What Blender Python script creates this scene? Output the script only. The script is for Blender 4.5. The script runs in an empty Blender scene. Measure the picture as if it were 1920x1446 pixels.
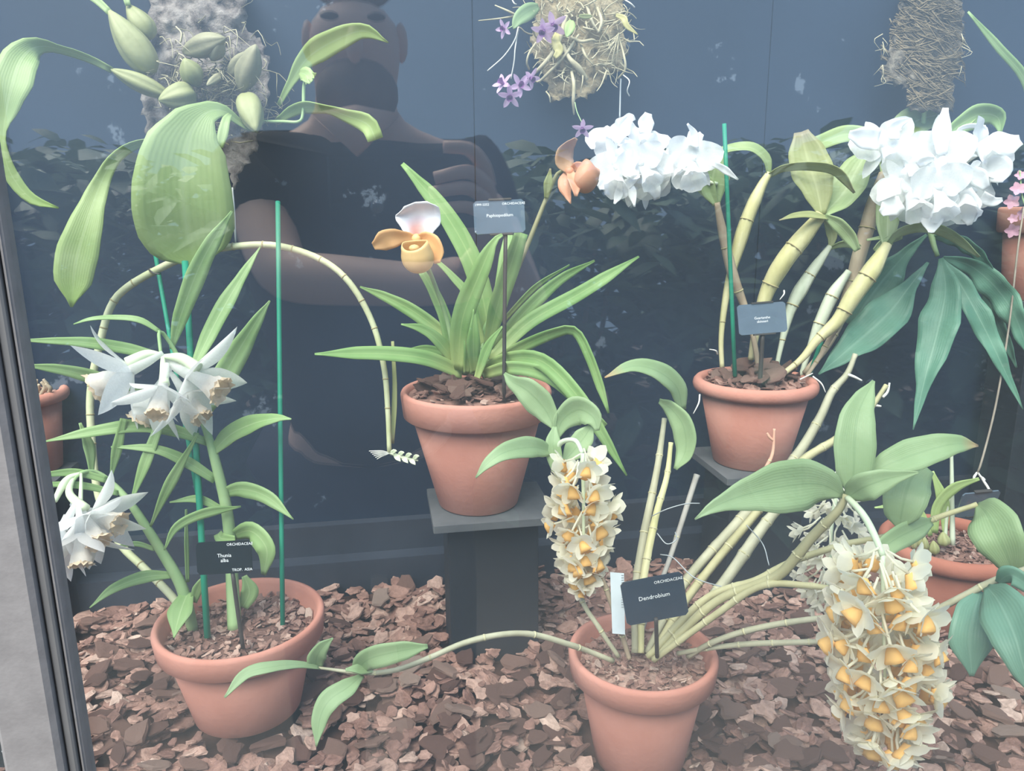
import bpy, math, random
from mathutils import Vector, Matrix, noise
random.seed(7)
R = math.radians
SC = bpy.context.scene
COL = SC.collection

# ------------------------------------------------------------------ camera, world, sun, exposure
F = 1440.0                      # focal length in pixels of the 1920 x 1446 frame
H = 0.74                        # eye height above the bark bed
YAW, PITCH, ROLL = R(9.6), R(13.2), R(0.47)
CAM = Vector((0, 0, H))
cf = Vector((math.sin(YAW)*math.cos(PITCH), math.cos(YAW)*math.cos(PITCH), -math.sin(PITCH)))
r0 = Vector((math.cos(YAW), -math.sin(YAW), 0)); u0 = r0.cross(cf)
cr = r0*math.cos(ROLL) - u0*math.sin(ROLL)
cu = u0*math.cos(ROLL) + r0*math.sin(ROLL)
cam_data = bpy.data.cameras.new('camera'); cam = bpy.data.objects.new('camera', cam_data)
COL.objects.link(cam)
cam_data.sensor_fit = 'HORIZONTAL'; cam_data.sensor_width = 36.0; cam_data.lens = 36.0*F/1920
cam_data.clip_start = 0.005; cam_data.clip_end = 100
cam.matrix_world = Matrix(((cr.x, cu.x, -cf.x, 0), (cr.y, cu.y, -cf.y, 0), (cr.z, cu.z, -cf.z, H), (0, 0, 0, 1)))
SC.camera = cam
SC.view_settings.view_transform = 'Standard'; SC.view_settings.look = 'None'
SC.view_settings.gamma = 1.0; SC.view_settings.use_curve_mapping = False
SC.view_settings.exposure = 0.74
world = bpy.data.worlds.new('overcast_sky'); SC.world = world; world.use_nodes = True
bg = world.node_tree.nodes['Background']
bg.inputs['Color'].default_value = (0.54, 0.80, 1.14, 1); bg.inputs['Strength'].default_value = 0.62
sun_data = bpy.data.lights.new('soft_daylight', 'SUN'); sun = bpy.data.objects.new('soft_daylight', sun_data)
COL.objects.link(sun)
sun_data.energy = 5.4; sun_data.angle = R(50); sun_data.color = (1.0, 0.95, 0.84)
sun.rotation_euler = Vector((0.40, 0.60, -1.0)).to_track_quat('-Z', 'Y').to_euler()

# ------------------------------------------------------------------ helpers
def at(px, py, d):
    """the point seen at a pixel of the photograph, d metres along the optical axis"""
    return CAM + (cf + cr*((px-960)/F) - cu*((py-723)/F))*d
def at_y(px, py, y):
    v = cf + cr*((px-960)/F) - cu*((py-723)/F)
    return CAM + v*(y/v.y)
def dep(p): return (p-CAM).dot(cf)
def proj(p):
    v = p-CAM; z = v.dot(cf)
    return 960+F*v.dot(cr)/z, 723-F*v.dot(cu)/z, z
def cvec(x, y, z):
    """camera-aligned direction: right, up, toward the viewer"""
    return (cr*x + cu*y - cf*z).normalized()
def lin(v): v /= 255.0; return v/12.92 if v <= 0.04045 else ((v+0.055)/1.055)**2.4
def rgb(r, g, b): return (lin(r), lin(g), lin(b), 1.0)

def tag(o, label=None, cat=None, group=None, kind=None):
    if label: o['label'] = label
    if cat: o['category'] = cat
    if group: o['group'] = group
    if kind: o['kind'] = kind
    return o
def empty(name, loc, label, cat, group=None):
    o = bpy.data.objects.new(name, None); COL.objects.link(o); o.location = loc
    o.empty_display_size = 0.02
    return tag(o, label, cat, group)
def base_of(parent):
    v = Vector((0, 0, 0))
    while parent: v += parent.location; parent = parent.parent
    return v
def mesh(name, verts, faces, uvs=None, smooth=True):
    me = bpy.data.meshes.new(name); me.from_pydata([tuple(v) for v in verts], [], faces)
    if uvs:
        l = me.uv_layers.new(name='UVMap'); dat = l.data
        for lp in me.loops: dat[lp.index].uv = uvs[lp.vertex_index]
    if smooth: me.polygons.foreach_set('use_smooth', [True]*len(me.polygons))
    me.update(); return me
def obj(name, me, mat, parent=None, solid=0):
    o = bpy.data.objects.new(name, me); COL.objects.link(o); o.parent = parent
    if mat is not None and not me.materials: me.materials.append(mat)
    if solid:
        md = o.modifiers.new('thickness', 'SOLIDIFY'); md.thickness = solid; md.offset = 0
    return o
class MB:
    """collects shapes into one mesh"""
    def __init__(s): s.v = []; s.f = []; s.uv = []
    def add(s, v, f, uv=None):
        n = len(s.v); s.v += [Vector(p) for p in v]; s.f += [tuple(i+n for i in q) for q in f]
        s.uv += (uv if uv else [(0, 0)]*len(v)); return s
    def box(s, x0, x1, y0, y1, z0, z1):
        return s.add([(x, y, z) for x in (x0, x1) for y in (y0, y1) for z in (z0, z1)],
                     [(0,1,3,2), (4,6,7,5), (0,4,5,1), (2,3,7,6), (0,2,6,4), (1,5,7,3)])
    def tf(s, M): s.v = [M @ p for p in s.v]; return s
    def build(s, name, mat, parent=None, smooth=True, solid=0, loc=None):
        b = base_of(parent) if loc is None else Vector(loc)
        o = obj(name, mesh(name, [p-b for p in s.v], s.f, s.uv, smooth), mat, parent, solid)
        if loc is not None and parent is None: o.location = loc
        return o
def catmull(P, n):
    P = [Vector(p) for p in P]
    if len(P) == 2: return [P[0].lerp(P[1], i/(n-1)) for i in range(n)]
    Q = [2*P[0]-P[1]] + P + [2*P[-1]-P[-2]]; out = []
    L = [0.0]
    for i in range(1, len(P)): L.append(L[-1]+(P[i]-P[i-1]).length)
    for j in range(n):
        s = L[-1]*j/(n-1); i = 0
        while i < len(P)-2 and s > L[i+1]: i += 1
        t = (s-L[i])/max(1e-9, L[i+1]-L[i]); a, b, c, d = Q[i], Q[i+1], Q[i+2], Q[i+3]
        out.append(0.5*((2*b)+(c-a)*t+(2*a-5*b+4*c-d)*t*t+(3*b-a-3*c+d)*t**3))
    return out
def lerp_list(L, s):
    if not isinstance(L, (list, tuple)): return L
    x = s*(len(L)-1); i = min(int(x), len(L)-2); t = x-i; t = t*t*(3-2*t)*0.5+t*0.5
    return L[i]*(1-t)+L[i+1]*t
def tangents(C):
    n = len(C); return [(C[min(i+1, n-1)]-C[max(i-1, 0)]).normalized() for i in range(n)]
def tube_data(C, rad, sides=8, cap=True):
    """sweep a circle along world points C; rad: function of s"""
    T = tangents(C); n = len(C); V = []; Fc = []; UV = []
    a = Vector((0, 0, 1)) if abs(T[0].z) < 0.9 else Vector((1, 0, 0))
    x = T[0].cross(a).normalized()
    for i in range(n):
        x = (x - T[i]*x.dot(T[i])).normalized(); y = T[i].cross(x)
        r = rad(i/(n-1))
        for k in range(sides):
            an = 2*math.pi*k/sides
            V.append(C[i]+(x*math.cos(an)+y*math.sin(an))*r); UV.append((k/sides, i/(n-1)))
    for i in range(n-1):
        for k in range(sides):
            k2 = (k+1) % sides
            Fc.append((i*sides+k, i*sides+k2, (i+1)*sides+k2, (i+1)*sides+k))
    if cap:
        Fc.append(tuple(range(sides))[::-1]); Fc.append(tuple((n-1)*sides+k for k in range(sides)))
    return V, Fc, UV
def tube(parent, name, pts, w, mat, n=None, sides=8, joints=0, rib=0.0):
    """pts (px,py,d); w full width in px (number or list); joints: number of swollen nodes"""
    P = [at(*p) for p in pts]; n = n or max(10, 5*len(P))
    if joints: n = max(n, joints*8)
    C = catmull(P, n)
    def rad(s):
        p = C[min(int(round(s*(n-1))), n-1)]
        r = lerp_list(w, s)*0.5*dep(p)/F
        if joints:
            ph = (s*joints) % 1.0; q = min(ph, 1-ph)
            r *= 1+0.13*math.exp(-(q/0.07)**2)
        return r
    mb = MB().add(*tube_data(C, rad, sides))
    if rib:
        for i in range(n):
            for k in range(0, sides, 2):
                j = i*sides+k; mb.v[j] = mb.v[j].lerp(C[i], rib)
    return mb.build(name, mat, parent), C
def joint_rings(parent, C, w, count, mat, lo=0.04, hi=0.97):
    n = len(C); T = tangents(C); mb = MB()
    for j in range(count):
        s = lo+(hi-lo)*(j+0.5)/count; i = min(int(s*(n-1)), n-2)
        r = lerp_list(w, s)*0.5*dep(C[i])/F*1.1
        a = C[i]-T[i]*0.0012; b = C[i]+T[i]*0.0012
        mb.add(*tube_data([a, C[i], b], lambda q: r*(1.06 if 0.3 < q < 0.7 else 0.96), 8))
    return mb.build('cane_joint', mat, parent)

PROF = {
    'strap': lambda s: (0.55+0.45*min(1, s/0.25))*(1 if s < 0.78 else math.sqrt(max(0, 1-((s-0.78)/0.22)**2))),
    'lance': lambda s: max(0.0, (0.35+0.65*min(1, s/0.35)**0.8)*(1 if s < 0.4 else max(0, 1-((s-0.4)/0.6)**1.7))),
    'ellip': lambda s: max(0.0, math.sin(math.pi*min(1, s*0.93+0.07)))**0.7,
    'oval':  lambda s: max(0.0, math.sin(math.pi*min(1, s**0.8*0.94+0.06)))**0.6,
    'drop':  lambda s: (0.16+0.84*max(0, min(1, (s-0.1)/0.5))**1.2)*(1 if s < 0.7 else math.sqrt(max(0, 1-((s-0.7)/0.3)**2))),
}
def leaf(parent, pts, w, prof='lance', roll=0, fold=0.18, mat=None, n=18, m=4, wave=0, waves=6, name='leaf', solid=0.0011, curve=0.0):
    """a leaf blade along pixel points; w: widest px or list of px widths"""
    C = catmull([at(*p) for p in pts], n); T = tangents(C); V = []; UV = []; Fc = []
    seed = random.random()*10
    for i in range(n):
        s = i/(n-1); t = T[i]; nv = (CAM-C[i]).normalized(); nv = (nv-t*nv.dot(t)).normalized()
        a = R(lerp_list(roll, s)); nv = Matrix.Rotation(a, 3, t) @ nv
        side = t.cross(nv).normalized()
        wd = lerp_list(w, s) if isinstance(w, (list, tuple)) else w*PROF[prof](s)
        hw = max(0.15, wd)*0.5*dep(C[i])/F
        for j in range(m+1):
            u = 2*j/m-1
            off = -nv*(fold*hw*(1-abs(u))) + nv*(curve*hw*u*u)
            if wave: off += nv*(wave*hw*abs(u)*math.sin(s*waves*6.283+seed+(1.3 if u > 0 else 0)))
            wob = 1+(0.10*wave*math.sin(s*waves*9.1+seed*2+u) if wave else 0)
            V.append(C[i]+side*(hw*u*wob)+off); UV.append((u*0.5+0.5, s))
    for i in range(n-1):
        for j in range(m):
            a = i*(m+1)+j; Fc.append((a, a+1, a+m+2, a+m+1))
    return MB().add(V, Fc, UV).build(name, mat, parent, solid=solid)
def lathe(prof, sides=40, center=(0, 0, 0), closed=False):
    V = []; Fc = []; UV = []; n = len(prof); c = Vector(center)
    for i, (r, z) in enumerate(prof):
        for k in range(sides):
            a = 2*math.pi*k/sides; V.append(c+Vector((r*math.cos(a), r*math.sin(a), z))); UV.append((k/sides, i/n))
    for i in range(n-1):
        for k in range(sides):
            k2 = (k+1) % sides; Fc.append((i*sides+k, i*sides+k2, (i+1)*sides+k2, (i+1)*sides+k))
    if closed: Fc.append(tuple(range(sides))[::-1])
    return V, Fc, UV
def inside(poly, x, y):
    r = False; j = len(poly)-1
    for i in range(len(poly)):
        xi, yi = poly[i]; xj, yj = poly[j]
        if (yi > y) != (yj > y) and x < (xj-xi)*(y-yi)/(yj-yi)+xi: r = not r
        j = i
    return r

# ------------------------------------------------------------------ materials
MATS = {}
def nodes_of(name):
    m = bpy.data.materials.new(name); m.use_nodes = True; nt = m.node_tree
    return m, nt, nt.nodes['Principled BSDF'], nt.nodes['Material Output']
def N(nt, typ, **kw):
    n = nt.nodes.new(typ)
    for k, v in kw.items():
        if k in n.inputs: n.inputs[k].default_value = v
        else: setattr(n, k, v)
    return n
def ramp(nt, stops):
    r = nt.nodes.new('ShaderNodeValToRGB'); e = r.color_ramp.elements
    e[0].position, e[0].color = stops[0]; e[1].position, e[1].color = stops[-1]
    for p, c in stops[1:-1]:
        q = e.new(p); q.color = c
    return r
def mat_noise(name, c1, c2, scale=20, rough=0.7, bump=0.0, bscale=None, detail=4, spec=0.3, stretch=None):
    m, nt, b, out = nodes_of(name); L = nt.links
    tc = N(nt, 'ShaderNodeTexCoord'); co = tc.outputs['Object']
    if stretch:
        mp = N(nt, 'ShaderNodeMapping'); mp.inputs['Scale'].default_value = stretch; L.new(co, mp.inputs['Vector']); co = mp.outputs['Vector']
    nz = N(nt, 'ShaderNodeTexNoise', Scale=scale, Detail=detail); L.new(co, nz.inputs['Vector'])
    rp = ramp(nt, [(0.3, c1), (0.7, c2)]); L.new(nz.outputs['Fac'], rp.inputs['Fac'])
    L.new(rp.outputs['Color'], b.inputs['Base Color']); b.inputs['Roughness'].default_value = rough
    b.inputs['Specular IOR Level'].default_value = spec
    if bump:
        n2 = N(nt, 'ShaderNodeTexNoise', Scale=bscale or scale*3, Detail=6); L.new(co, n2.inputs['Vector'])
        bp = N(nt, 'ShaderNodeBump', Strength=bump, Distance=0.004); L.new(n2.outputs['Fac'], bp.inputs['Height'])
        L.new(bp.outputs['Normal'], b.inputs['Normal'])
    MATS[name] = m; return m
def mat_leaf(name, c1, c2, rib, rough=0.42, trans=0.25, tip=None, veins=26, base=None):
    """blade colour with parallel veins and a midrib from the leaf's own UV map"""
    m, nt, b, out = nodes_of(name); L = nt.links
    uv = N(nt, 'ShaderNodeUVMap'); sp = N(nt, 'ShaderNodeSeparateXYZ'); L.new(uv.outputs['UV'], sp.inputs[0])
    tc = N(nt, 'ShaderNodeTexCoord'); nz = N(nt, 'ShaderNodeTexNoise', Scale=14, Detail=3); L.new(tc.outputs['Object'], nz.inputs['Vector'])
    rp = ramp(nt, [(0.35, c1), (0.68, c2)]); L.new(nz.outputs['Fac'], rp.inputs['Fac'])
    a = N(nt, 'ShaderNodeMath', operation='SUBTRACT'); L.new(sp.outputs['X'], a.inputs[0]); a.inputs[1].default_value = 0.5
    ab = N(nt, 'ShaderNodeMath', operation='ABSOLUTE'); L.new(a.outputs[0], ab.inputs[0])
    lt = N(nt, 'ShaderNodeMapRange'); L.new(ab.outputs[0], lt.inputs['Value'])
    lt.inputs['From Min'].default_value = 0.0; lt.inputs['From Max'].default_value = 0.05
    lt.inputs['To Min'].default_value = 0.55; lt.inputs['To Max'].default_value = 0.0
    mx = N(nt, 'ShaderNodeMixRGB'); L.new(lt.outputs['Result'], mx.inputs['Fac']); L.new(rp.outputs['Color'], mx.inputs['Color1'])
    mx.inputs['Color2'].default_value = rib
    sn = N(nt, 'ShaderNodeMath', operation='MULTIPLY'); L.new(sp.outputs['X'], sn.inputs[0]); sn.inputs[1].default_value = veins*6.283
    si = N(nt, 'ShaderNodeMath', operation='SINE'); L.new(sn.outputs[0], si.inputs[0])
    vr = N(nt, 'ShaderNodeMapRange'); L.new(si.outputs[0], vr.inputs['Value'])
    vr.inputs['From Min'].default_value = 0.4; vr.inputs['From Max'].default_value = 1.0; vr.inputs['To Max'].default_value = 0.08
    mv = N(nt, 'ShaderNodeMixRGB'); L.new(vr.outputs['Result'], mv.inputs['Fac']); L.new(mx.outputs['Color'], mv.inputs['Color1'])
    mv.inputs['Color2'].default_value = rib
    last = mv.outputs['Color']
    for colr, lo, hi in ((tip, 0.82, 1.0), (base, 0.3, 0.0)):
        if colr is None: continue
        tr = N(nt, 'ShaderNodeMapRange'); L.new(sp.outputs['Y'], tr.inputs['Value'])
        tr.inputs['From Min'].default_value = lo; tr.inputs['From Max'].default_value = hi; tr.inputs['To Max'].default_value = 0.85
        mt = N(nt, 'ShaderNodeMixRGB'); L.new(tr.outputs['Result'], mt.inputs['Fac']); L.new(last, mt.inputs['Color1'])
        mt.inputs['Color2'].default_value = colr; last = mt.outputs['Color']
    L.new(last, b.inputs['Base Color']); b.inputs['Roughness'].default_value = rough
    b.inputs['Specular IOR Level'].default_value = 0.35
    bp = N(nt, 'ShaderNodeBump', Strength=0.10, Distance=0.0007); L.new(si.outputs[0], bp.inputs['Height']); L.new(bp.outputs['Normal'], b.inputs['Normal'])
    if trans:
        tl = N(nt, 'ShaderNodeBsdfTranslucent'); L.new(last, tl.inputs['Color'])
        ms = N(nt, 'ShaderNodeMixShader'); ms.inputs[0].default_value = trans
        L.new(b.outputs[0], ms.inputs[1]); L.new(tl.outputs[0], ms.inputs[2]); L.new(ms.outputs[0], out.inputs['Surface'])
    MATS[name] = m; return m
def mat_plain(name, c, rough=0.5, metal=0.0, spec=0.4, trans=0.0):
    m, nt, b, out = nodes_of(name)
    tc = N(nt, 'ShaderNodeTexCoord'); nz = N(nt, 'ShaderNodeTexNoise', Scale=35.0, Detail=3)
    nt.links.new(tc.outputs['Object'], nz.inputs['Vector'])
    k = lambda f: tuple(min(1, x*f) for x in c[:3])+(1,)
    rp = ramp(nt, [(0.3, k(0.93)), (0.7, k(1.06))]); nt.links.new(nz.outputs['Fac'], rp.inputs['Fac'])
    nt.links.new(rp.outputs['Color'], b.inputs['Base Color'])
    b.inputs['Roughness'].default_value = rough; b.inputs['Metallic'].default_value = metal
    b.inputs['Specular IOR Level'].default_value = spec
    if trans:
        tl = N(nt, 'ShaderNodeBsdfTranslucent'); nt.links.new(rp.outputs['Color'], tl.inputs['Color'])
        ms = N(nt, 'ShaderNodeMixShader'); ms.inputs[0].default_value = trans
        nt.links.new(b.outputs[0], ms.inputs[1]); nt.links.new(tl.outputs[0], ms.inputs[2]); nt.links.new(ms.outputs[0], out.inputs['Surface'])
    MATS[name] = m; return m

# greens
GL = mat_leaf('leaf_soft_green', rgb(158,184,112), rgb(178,200,134), rgb(190,210,160), tip=None)
GT = mat_leaf('leaf_thunia', rgb(142,176,112), rgb(166,194,136), rgb(190,212,160))
GP = mat_leaf('leaf_paph', rgb(130,170,100), rgb(156,190,124), rgb(182,208,142), base=rgb(200,212,138))
GD = mat_leaf('leaf_dendrobium', rgb(150,176,128), rgb(168,192,146), rgb(134,162,116), veins=18)
GDT = mat_leaf('leaf_dendrobium_browned_tip', rgb(150,176,128), rgb(168,192,146), rgb(134,162,116), veins=18, tip=rgb(196,150,110))
GS = mat_leaf('leaf_dark_sea_green', rgb(90,138,116), rgb(114,160,136), rgb(140,178,156), veins=14, trans=0.18)
GC = mat_leaf('leaf_cattleya', rgb(150,172,120), rgb(170,188,140), rgb(188,204,160), veins=8)
GO = mat_leaf('leaf_olive', rgb(150,156,106), rgb(168,176,124), rgb(184,190,140), veins=8, tip=rgb(150,136,112))
GB = mat_leaf('leaf_bulb_hanging', rgb(156,180,116), rgb(174,194,136), rgb(190,208,156), veins=16, tip=rgb(160,190,100))
YL = mat_leaf('leaf_yellowed', rgb(196,190,120), rgb(206,198,140), rgb(214,206,160))
BULB = mat_noise('pseudobulb_green', rgb(138,142,94), rgb(164,166,122), 22, 0.5, 0.25, 60)
BULBG = mat_noise('pseudobulb_shrivelled', rgb(126,124,96), rgb(156,152,124), 22, 0.6, 0.4, 60)
CANEY = mat_noise('cane_yellow', rgb(184,180,124), rgb(212,206,164), 30, 0.5, 0.35, 90, stretch=(1, 1, 0.25))
CANEW = mat_noise('cane_papery', rgb(178,190,164), rgb(208,214,196), 30, 0.6, 0.35, 90, stretch=(1, 1, 0.25))
CANET = mat_noise('cane_tan', rgb(150,132,110), rgb(188,172,148), 26, 0.7, 0.4, 80, stretch=(1, 1, 0.25))
CANEG = mat_noise('cane_grey_green', rgb(158,156,130), rgb(192,188,162), 30, 0.6, 0.35, 80, stretch=(1, 1, 0.3))
CANEO = mat_noise('cane_olive_ribbed', rgb(166,160,118), rgb(196,190,150), 30, 0.6, 0.35, 80, stretch=(1, 1, 0.3))
STEMG = mat_noise('stem_green', rgb(140,172,118), rgb(168,194,142), 18, 0.5)
JOINT = mat_noise('cane_joint_brown', rgb(150,140,100), rgb(176,166,126), 30, 0.7)
# flowers
WHITE = mat_plain('petal_white', rgb(248,250,252), 0.55, trans=0.48)
WHITET = mat_plain('petal_white_thin', rgb(250,251,250), 0.55, trans=0.65)
CREAM = mat_plain('petal_cream', rgb(250,247,232), 0.55, trans=0.55)
IVORY = mat_plain('petal_ivory_green', rgb(228,238,208), 0.5, trans=0.2)
PEACH = mat_plain('lip_peach', rgb(238,214,184), 0.6, trans=0.2)
ORANGE = mat_plain('lip_orange', rgb(253,200,120), 0.7, trans=0.25)
MAUVE = mat_plain('petal_mauve', rgb(238,204,240), 0.5, trans=0.45)
MAUVED = mat_plain('lip_mauve_dark', rgb(140,92,150), 0.5, trans=0.2)
PINKF = mat_plain('petal_dusky_pink', rgb(206,160,180), 0.5, trans=0.2)
AMBER = mat_plain('petal_amber', rgb(244,196,138), 0.4, trans=0.3)
AMBERY = mat_plain('pouch_amber', rgb(246,212,150), 0.35, trans=0.25)
SALMON = mat_plain('petal_salmon', rgb(224,164,132), 0.45, trans=0.3)
SALMONB = mat_plain('sepal_salmon_brown', rgb(200,160,128), 0.45, trans=0.3)
# hard things
TERRA = mat_noise('terracotta', rgb(184,124,108), rgb(202,146,131), 9, 0.85, 0.15, 160, spec=0.15)
TERRAD = mat_noise('terracotta_dark', rgb(150,92,76), rgb(178,118,100), 9, 0.85, 0.15, 160, spec=0.15)  # darker tone of the terracotta
PLINTH = mat_noise('plinth_black_paint', rgb(30,34,40), rgb(38,42,50), 6, 0.65, 0.08, 120)
SLATE = mat_noise('slate_slab', rgb(70,73,78), rgb(98,100,103), 14, 0.75, 0.2, 70)
GREENST = mat_plain('stake_green', rgb(20,132,104), 0.55)
LBLACK = mat_plain('label_black', rgb(22,30,36), 0.22, spec=0.6)
LGREY = mat_plain('label_glare_grey', rgb(90,104,118), 0.12, spec=0.8)  # grey base colour stands in for glare on a dark plate
LWHITE = mat_plain('label_lettering', rgb(236,238,240), 0.5)
LSTAKE = mat_plain('label_stake_dark', rgb(62,58,56), 0.5)
ACRYL = mat_plain('tag_white', rgb(206,216,222), 0.35)
RINGP = mat_noise('cane_sheath_band', rgb(178,172,132), rgb(204,198,162), 30, 0.6)
WIRE = mat_plain('wire_grey', rgb(170,176,180), 0.4, metal=0.3)
ROOT = mat_noise('root_pale', rgb(160,152,122), rgb(196,188,160), 40, 0.8)
ROOTW = mat_noise('root_white', rgb(214,214,206), rgb(234,234,228), 40, 0.8)
MOSS = mat_noise('moss_fibre', rgb(112,106,84), rgb(150,144,118), 40, 0.95)
FIBRE = mat_noise('tree_fern_fibre', rgb(92,82,64), rgb(136,122,98), 60, 0.95)
METAL = mat_noise('frame_grey_metal', rgb(124,122,124), rgb(136,134,136), 90, 0.55, 0.05, 400)
GASKET = mat_plain('frame_gasket', rgb(112,112,114), 0.6)
TRIM = mat_noise('skirting_dark_paint', rgb(40,46,58), rgb(54,60,72), 8, 0.55, 0.06, 90)
def mat_cork(name, cols, sc=38):
    m, nt, b, out = nodes_of(name); L = nt.links
    tc = N(nt, 'ShaderNodeTexCoord'); vo = N(nt, 'ShaderNodeTexVoronoi', Scale=sc); L.new(tc.outputs['Object'], vo.inputs['Vector'])
    nz = N(nt, 'ShaderNodeTexNoise', Scale=sc*0.9, Detail=8, Roughness=0.7); L.new(tc.outputs['Object'], nz.inputs['Vector'])
    ad = N(nt, 'ShaderNodeMath', operation='MULTIPLY_ADD'); L.new(vo.outputs['Distance'], ad.inputs[0]); ad.inputs[1].default_value = 0.35; L.new(nz.outputs['Fac'], ad.inputs[2])
    rp = ramp(nt, [(0.48, cols[0]), (0.62, cols[1]), (0.82, cols[2])]); L.new(ad.outputs[0], rp.inputs['Fac'])
    L.new(rp.outputs['Color'], b.inputs['Base Color']); b.inputs['Roughness'].default_value = 0.95; b.inputs['Specular IOR Level'].default_value = 0.1
    bp = N(nt, 'ShaderNodeBump', Strength=1.0, Distance=0.012); L.new(ad.outputs[0], bp.inputs['Height']); L.new(bp.outputs['Normal'], b.inputs['Normal'])
    MATS[name] = m; return m
CORK = mat_cork('cork_grey', (rgb(58,53,51), rgb(116,108,104), rgb(164,156,150)))
CORKT = mat_cork('cork_tan', (rgb(96,86,66), rgb(156,142,112), rgb(188,174,144)))
def mat_bark():
    m, nt, b, out = nodes_of('bark_chip'); L = nt.links
    g = N(nt, 'ShaderNodeNewGeometry'); oi = N(nt, 'ShaderNodeObjectInfo')
    ad = N(nt, 'ShaderNodeMath', operation='ADD'); L.new(g.outputs['Random Per Island'], ad.inputs[0]); L.new(oi.outputs['Random'], ad.inputs[1])
    fr = N(nt, 'ShaderNodeMath', operation='FRACT'); L.new(ad.outputs[0], fr.inputs[0])
    rp = ramp(nt, [(0.0, rgb(120,90,82)), (0.35, rgb(146,112,102)), (0.7, rgb(164,130,118)), (0.92, rgb(184,154,142)), (1.0, rgb(198,174,162))])
    L.new(fr.outputs[0], rp.inputs['Fac'])
    tc = N(nt, 'ShaderNodeTexCoord'); nz = N(nt, 'ShaderNodeTexNoise', Scale=70, Detail=6, Roughness=0.65); L.new(tc.outputs['Object'], nz.inputs['Vector'])
    mx = N(nt, 'ShaderNodeMixRGB', blend_type='MULTIPLY'); mx.inputs['Fac'].default_value = 0.7
    r2 = ramp(nt, [(0.32, (0.42, 0.38, 0.36, 1)), (0.62, (1.12, 1.1, 1.08, 1))]); L.new(nz.outputs['Fac'], r2.inputs['Fac'])
    L.new(rp.outputs['Color'], mx.inputs['Color1']); L.new(r2.outputs['Color'], mx.inputs['Color2']); L.new(mx.outputs['Color'], b.inputs['Base Color'])
    b.inputs['Roughness'].default_value = 0.7; b.inputs['Specular IOR Level'].default_value = 0.3
    bp = N(nt, 'ShaderNodeBump', Strength=0.9, Distance=0.005); L.new(nz.outputs['Fac'], bp.inputs['Height']); L.new(bp.outputs['Normal'], b.inputs['Normal'])
    return m
BARK = mat_bark()
SOIL = mat_noise('bark_bed_soil', rgb(58,40,34), rgb(92,64,54), 30, 0.95, 0.6, 60)
def mat_wall():
    m, nt, b, out = nodes_of('wall_navy_paint'); L = nt.links
    tc = N(nt, 'ShaderNodeTexCoord'); n1 = N(nt, 'ShaderNodeTexNoise', Scale=2.5, Detail=5); L.new(tc.outputs['Object'], n1.inputs['Vector'])
    rp = ramp(nt, [(0.3, rgb(24,37,56)), (0.7, rgb(33,48,70))]); L.new(n1.outputs['Fac'], rp.inputs['Fac'])
    n2 = N(nt, 'ShaderNodeTexNoise', Scale=11, Detail=8, Roughness=0.62); L.new(tc.outputs['Object'], n2.inputs['Vector'])
    r2 = ramp(nt, [(0.64, (0, 0, 0, 1)), (0.67, (0.7, 0.7, 0.7, 1))]); L.new(n2.outputs['Fac'], r2.inputs['Fac'])
    mx = N(nt, 'ShaderNodeMixRGB'); L.new(r2.outputs['Color'], mx.inputs['Fac']); L.new(rp.outputs['Color'], mx.inputs['Color1']); mx.inputs['Color2'].default_value = rgb(104,116,132)
    L.new(mx.outputs['Color'], b.inputs['Base Color']); b.inputs['Roughness'].default_value = 0.5; b.inputs['Specular IOR Level'].default_value = 0.35
    bp = N(nt, 'ShaderNodeBump', Strength=0.08, Distance=0.002); n3 = N(nt, 'ShaderNodeTexNoise', Scale=140, Detail=4)
    mp = N(nt, 'ShaderNodeMapping'); mp.inputs['Scale'].default_value = (1, 1, 0.08); L.new(tc.outputs['Object'], mp.inputs['Vector']); L.new(mp.outputs['Vector'], n3.inputs['Vector'])
    L.new(n3.outputs['Fac'], bp.inputs['Height']); L.new(bp.outputs['Normal'], b.inputs['Normal'])
    return m
WALL = mat_wall()
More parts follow.
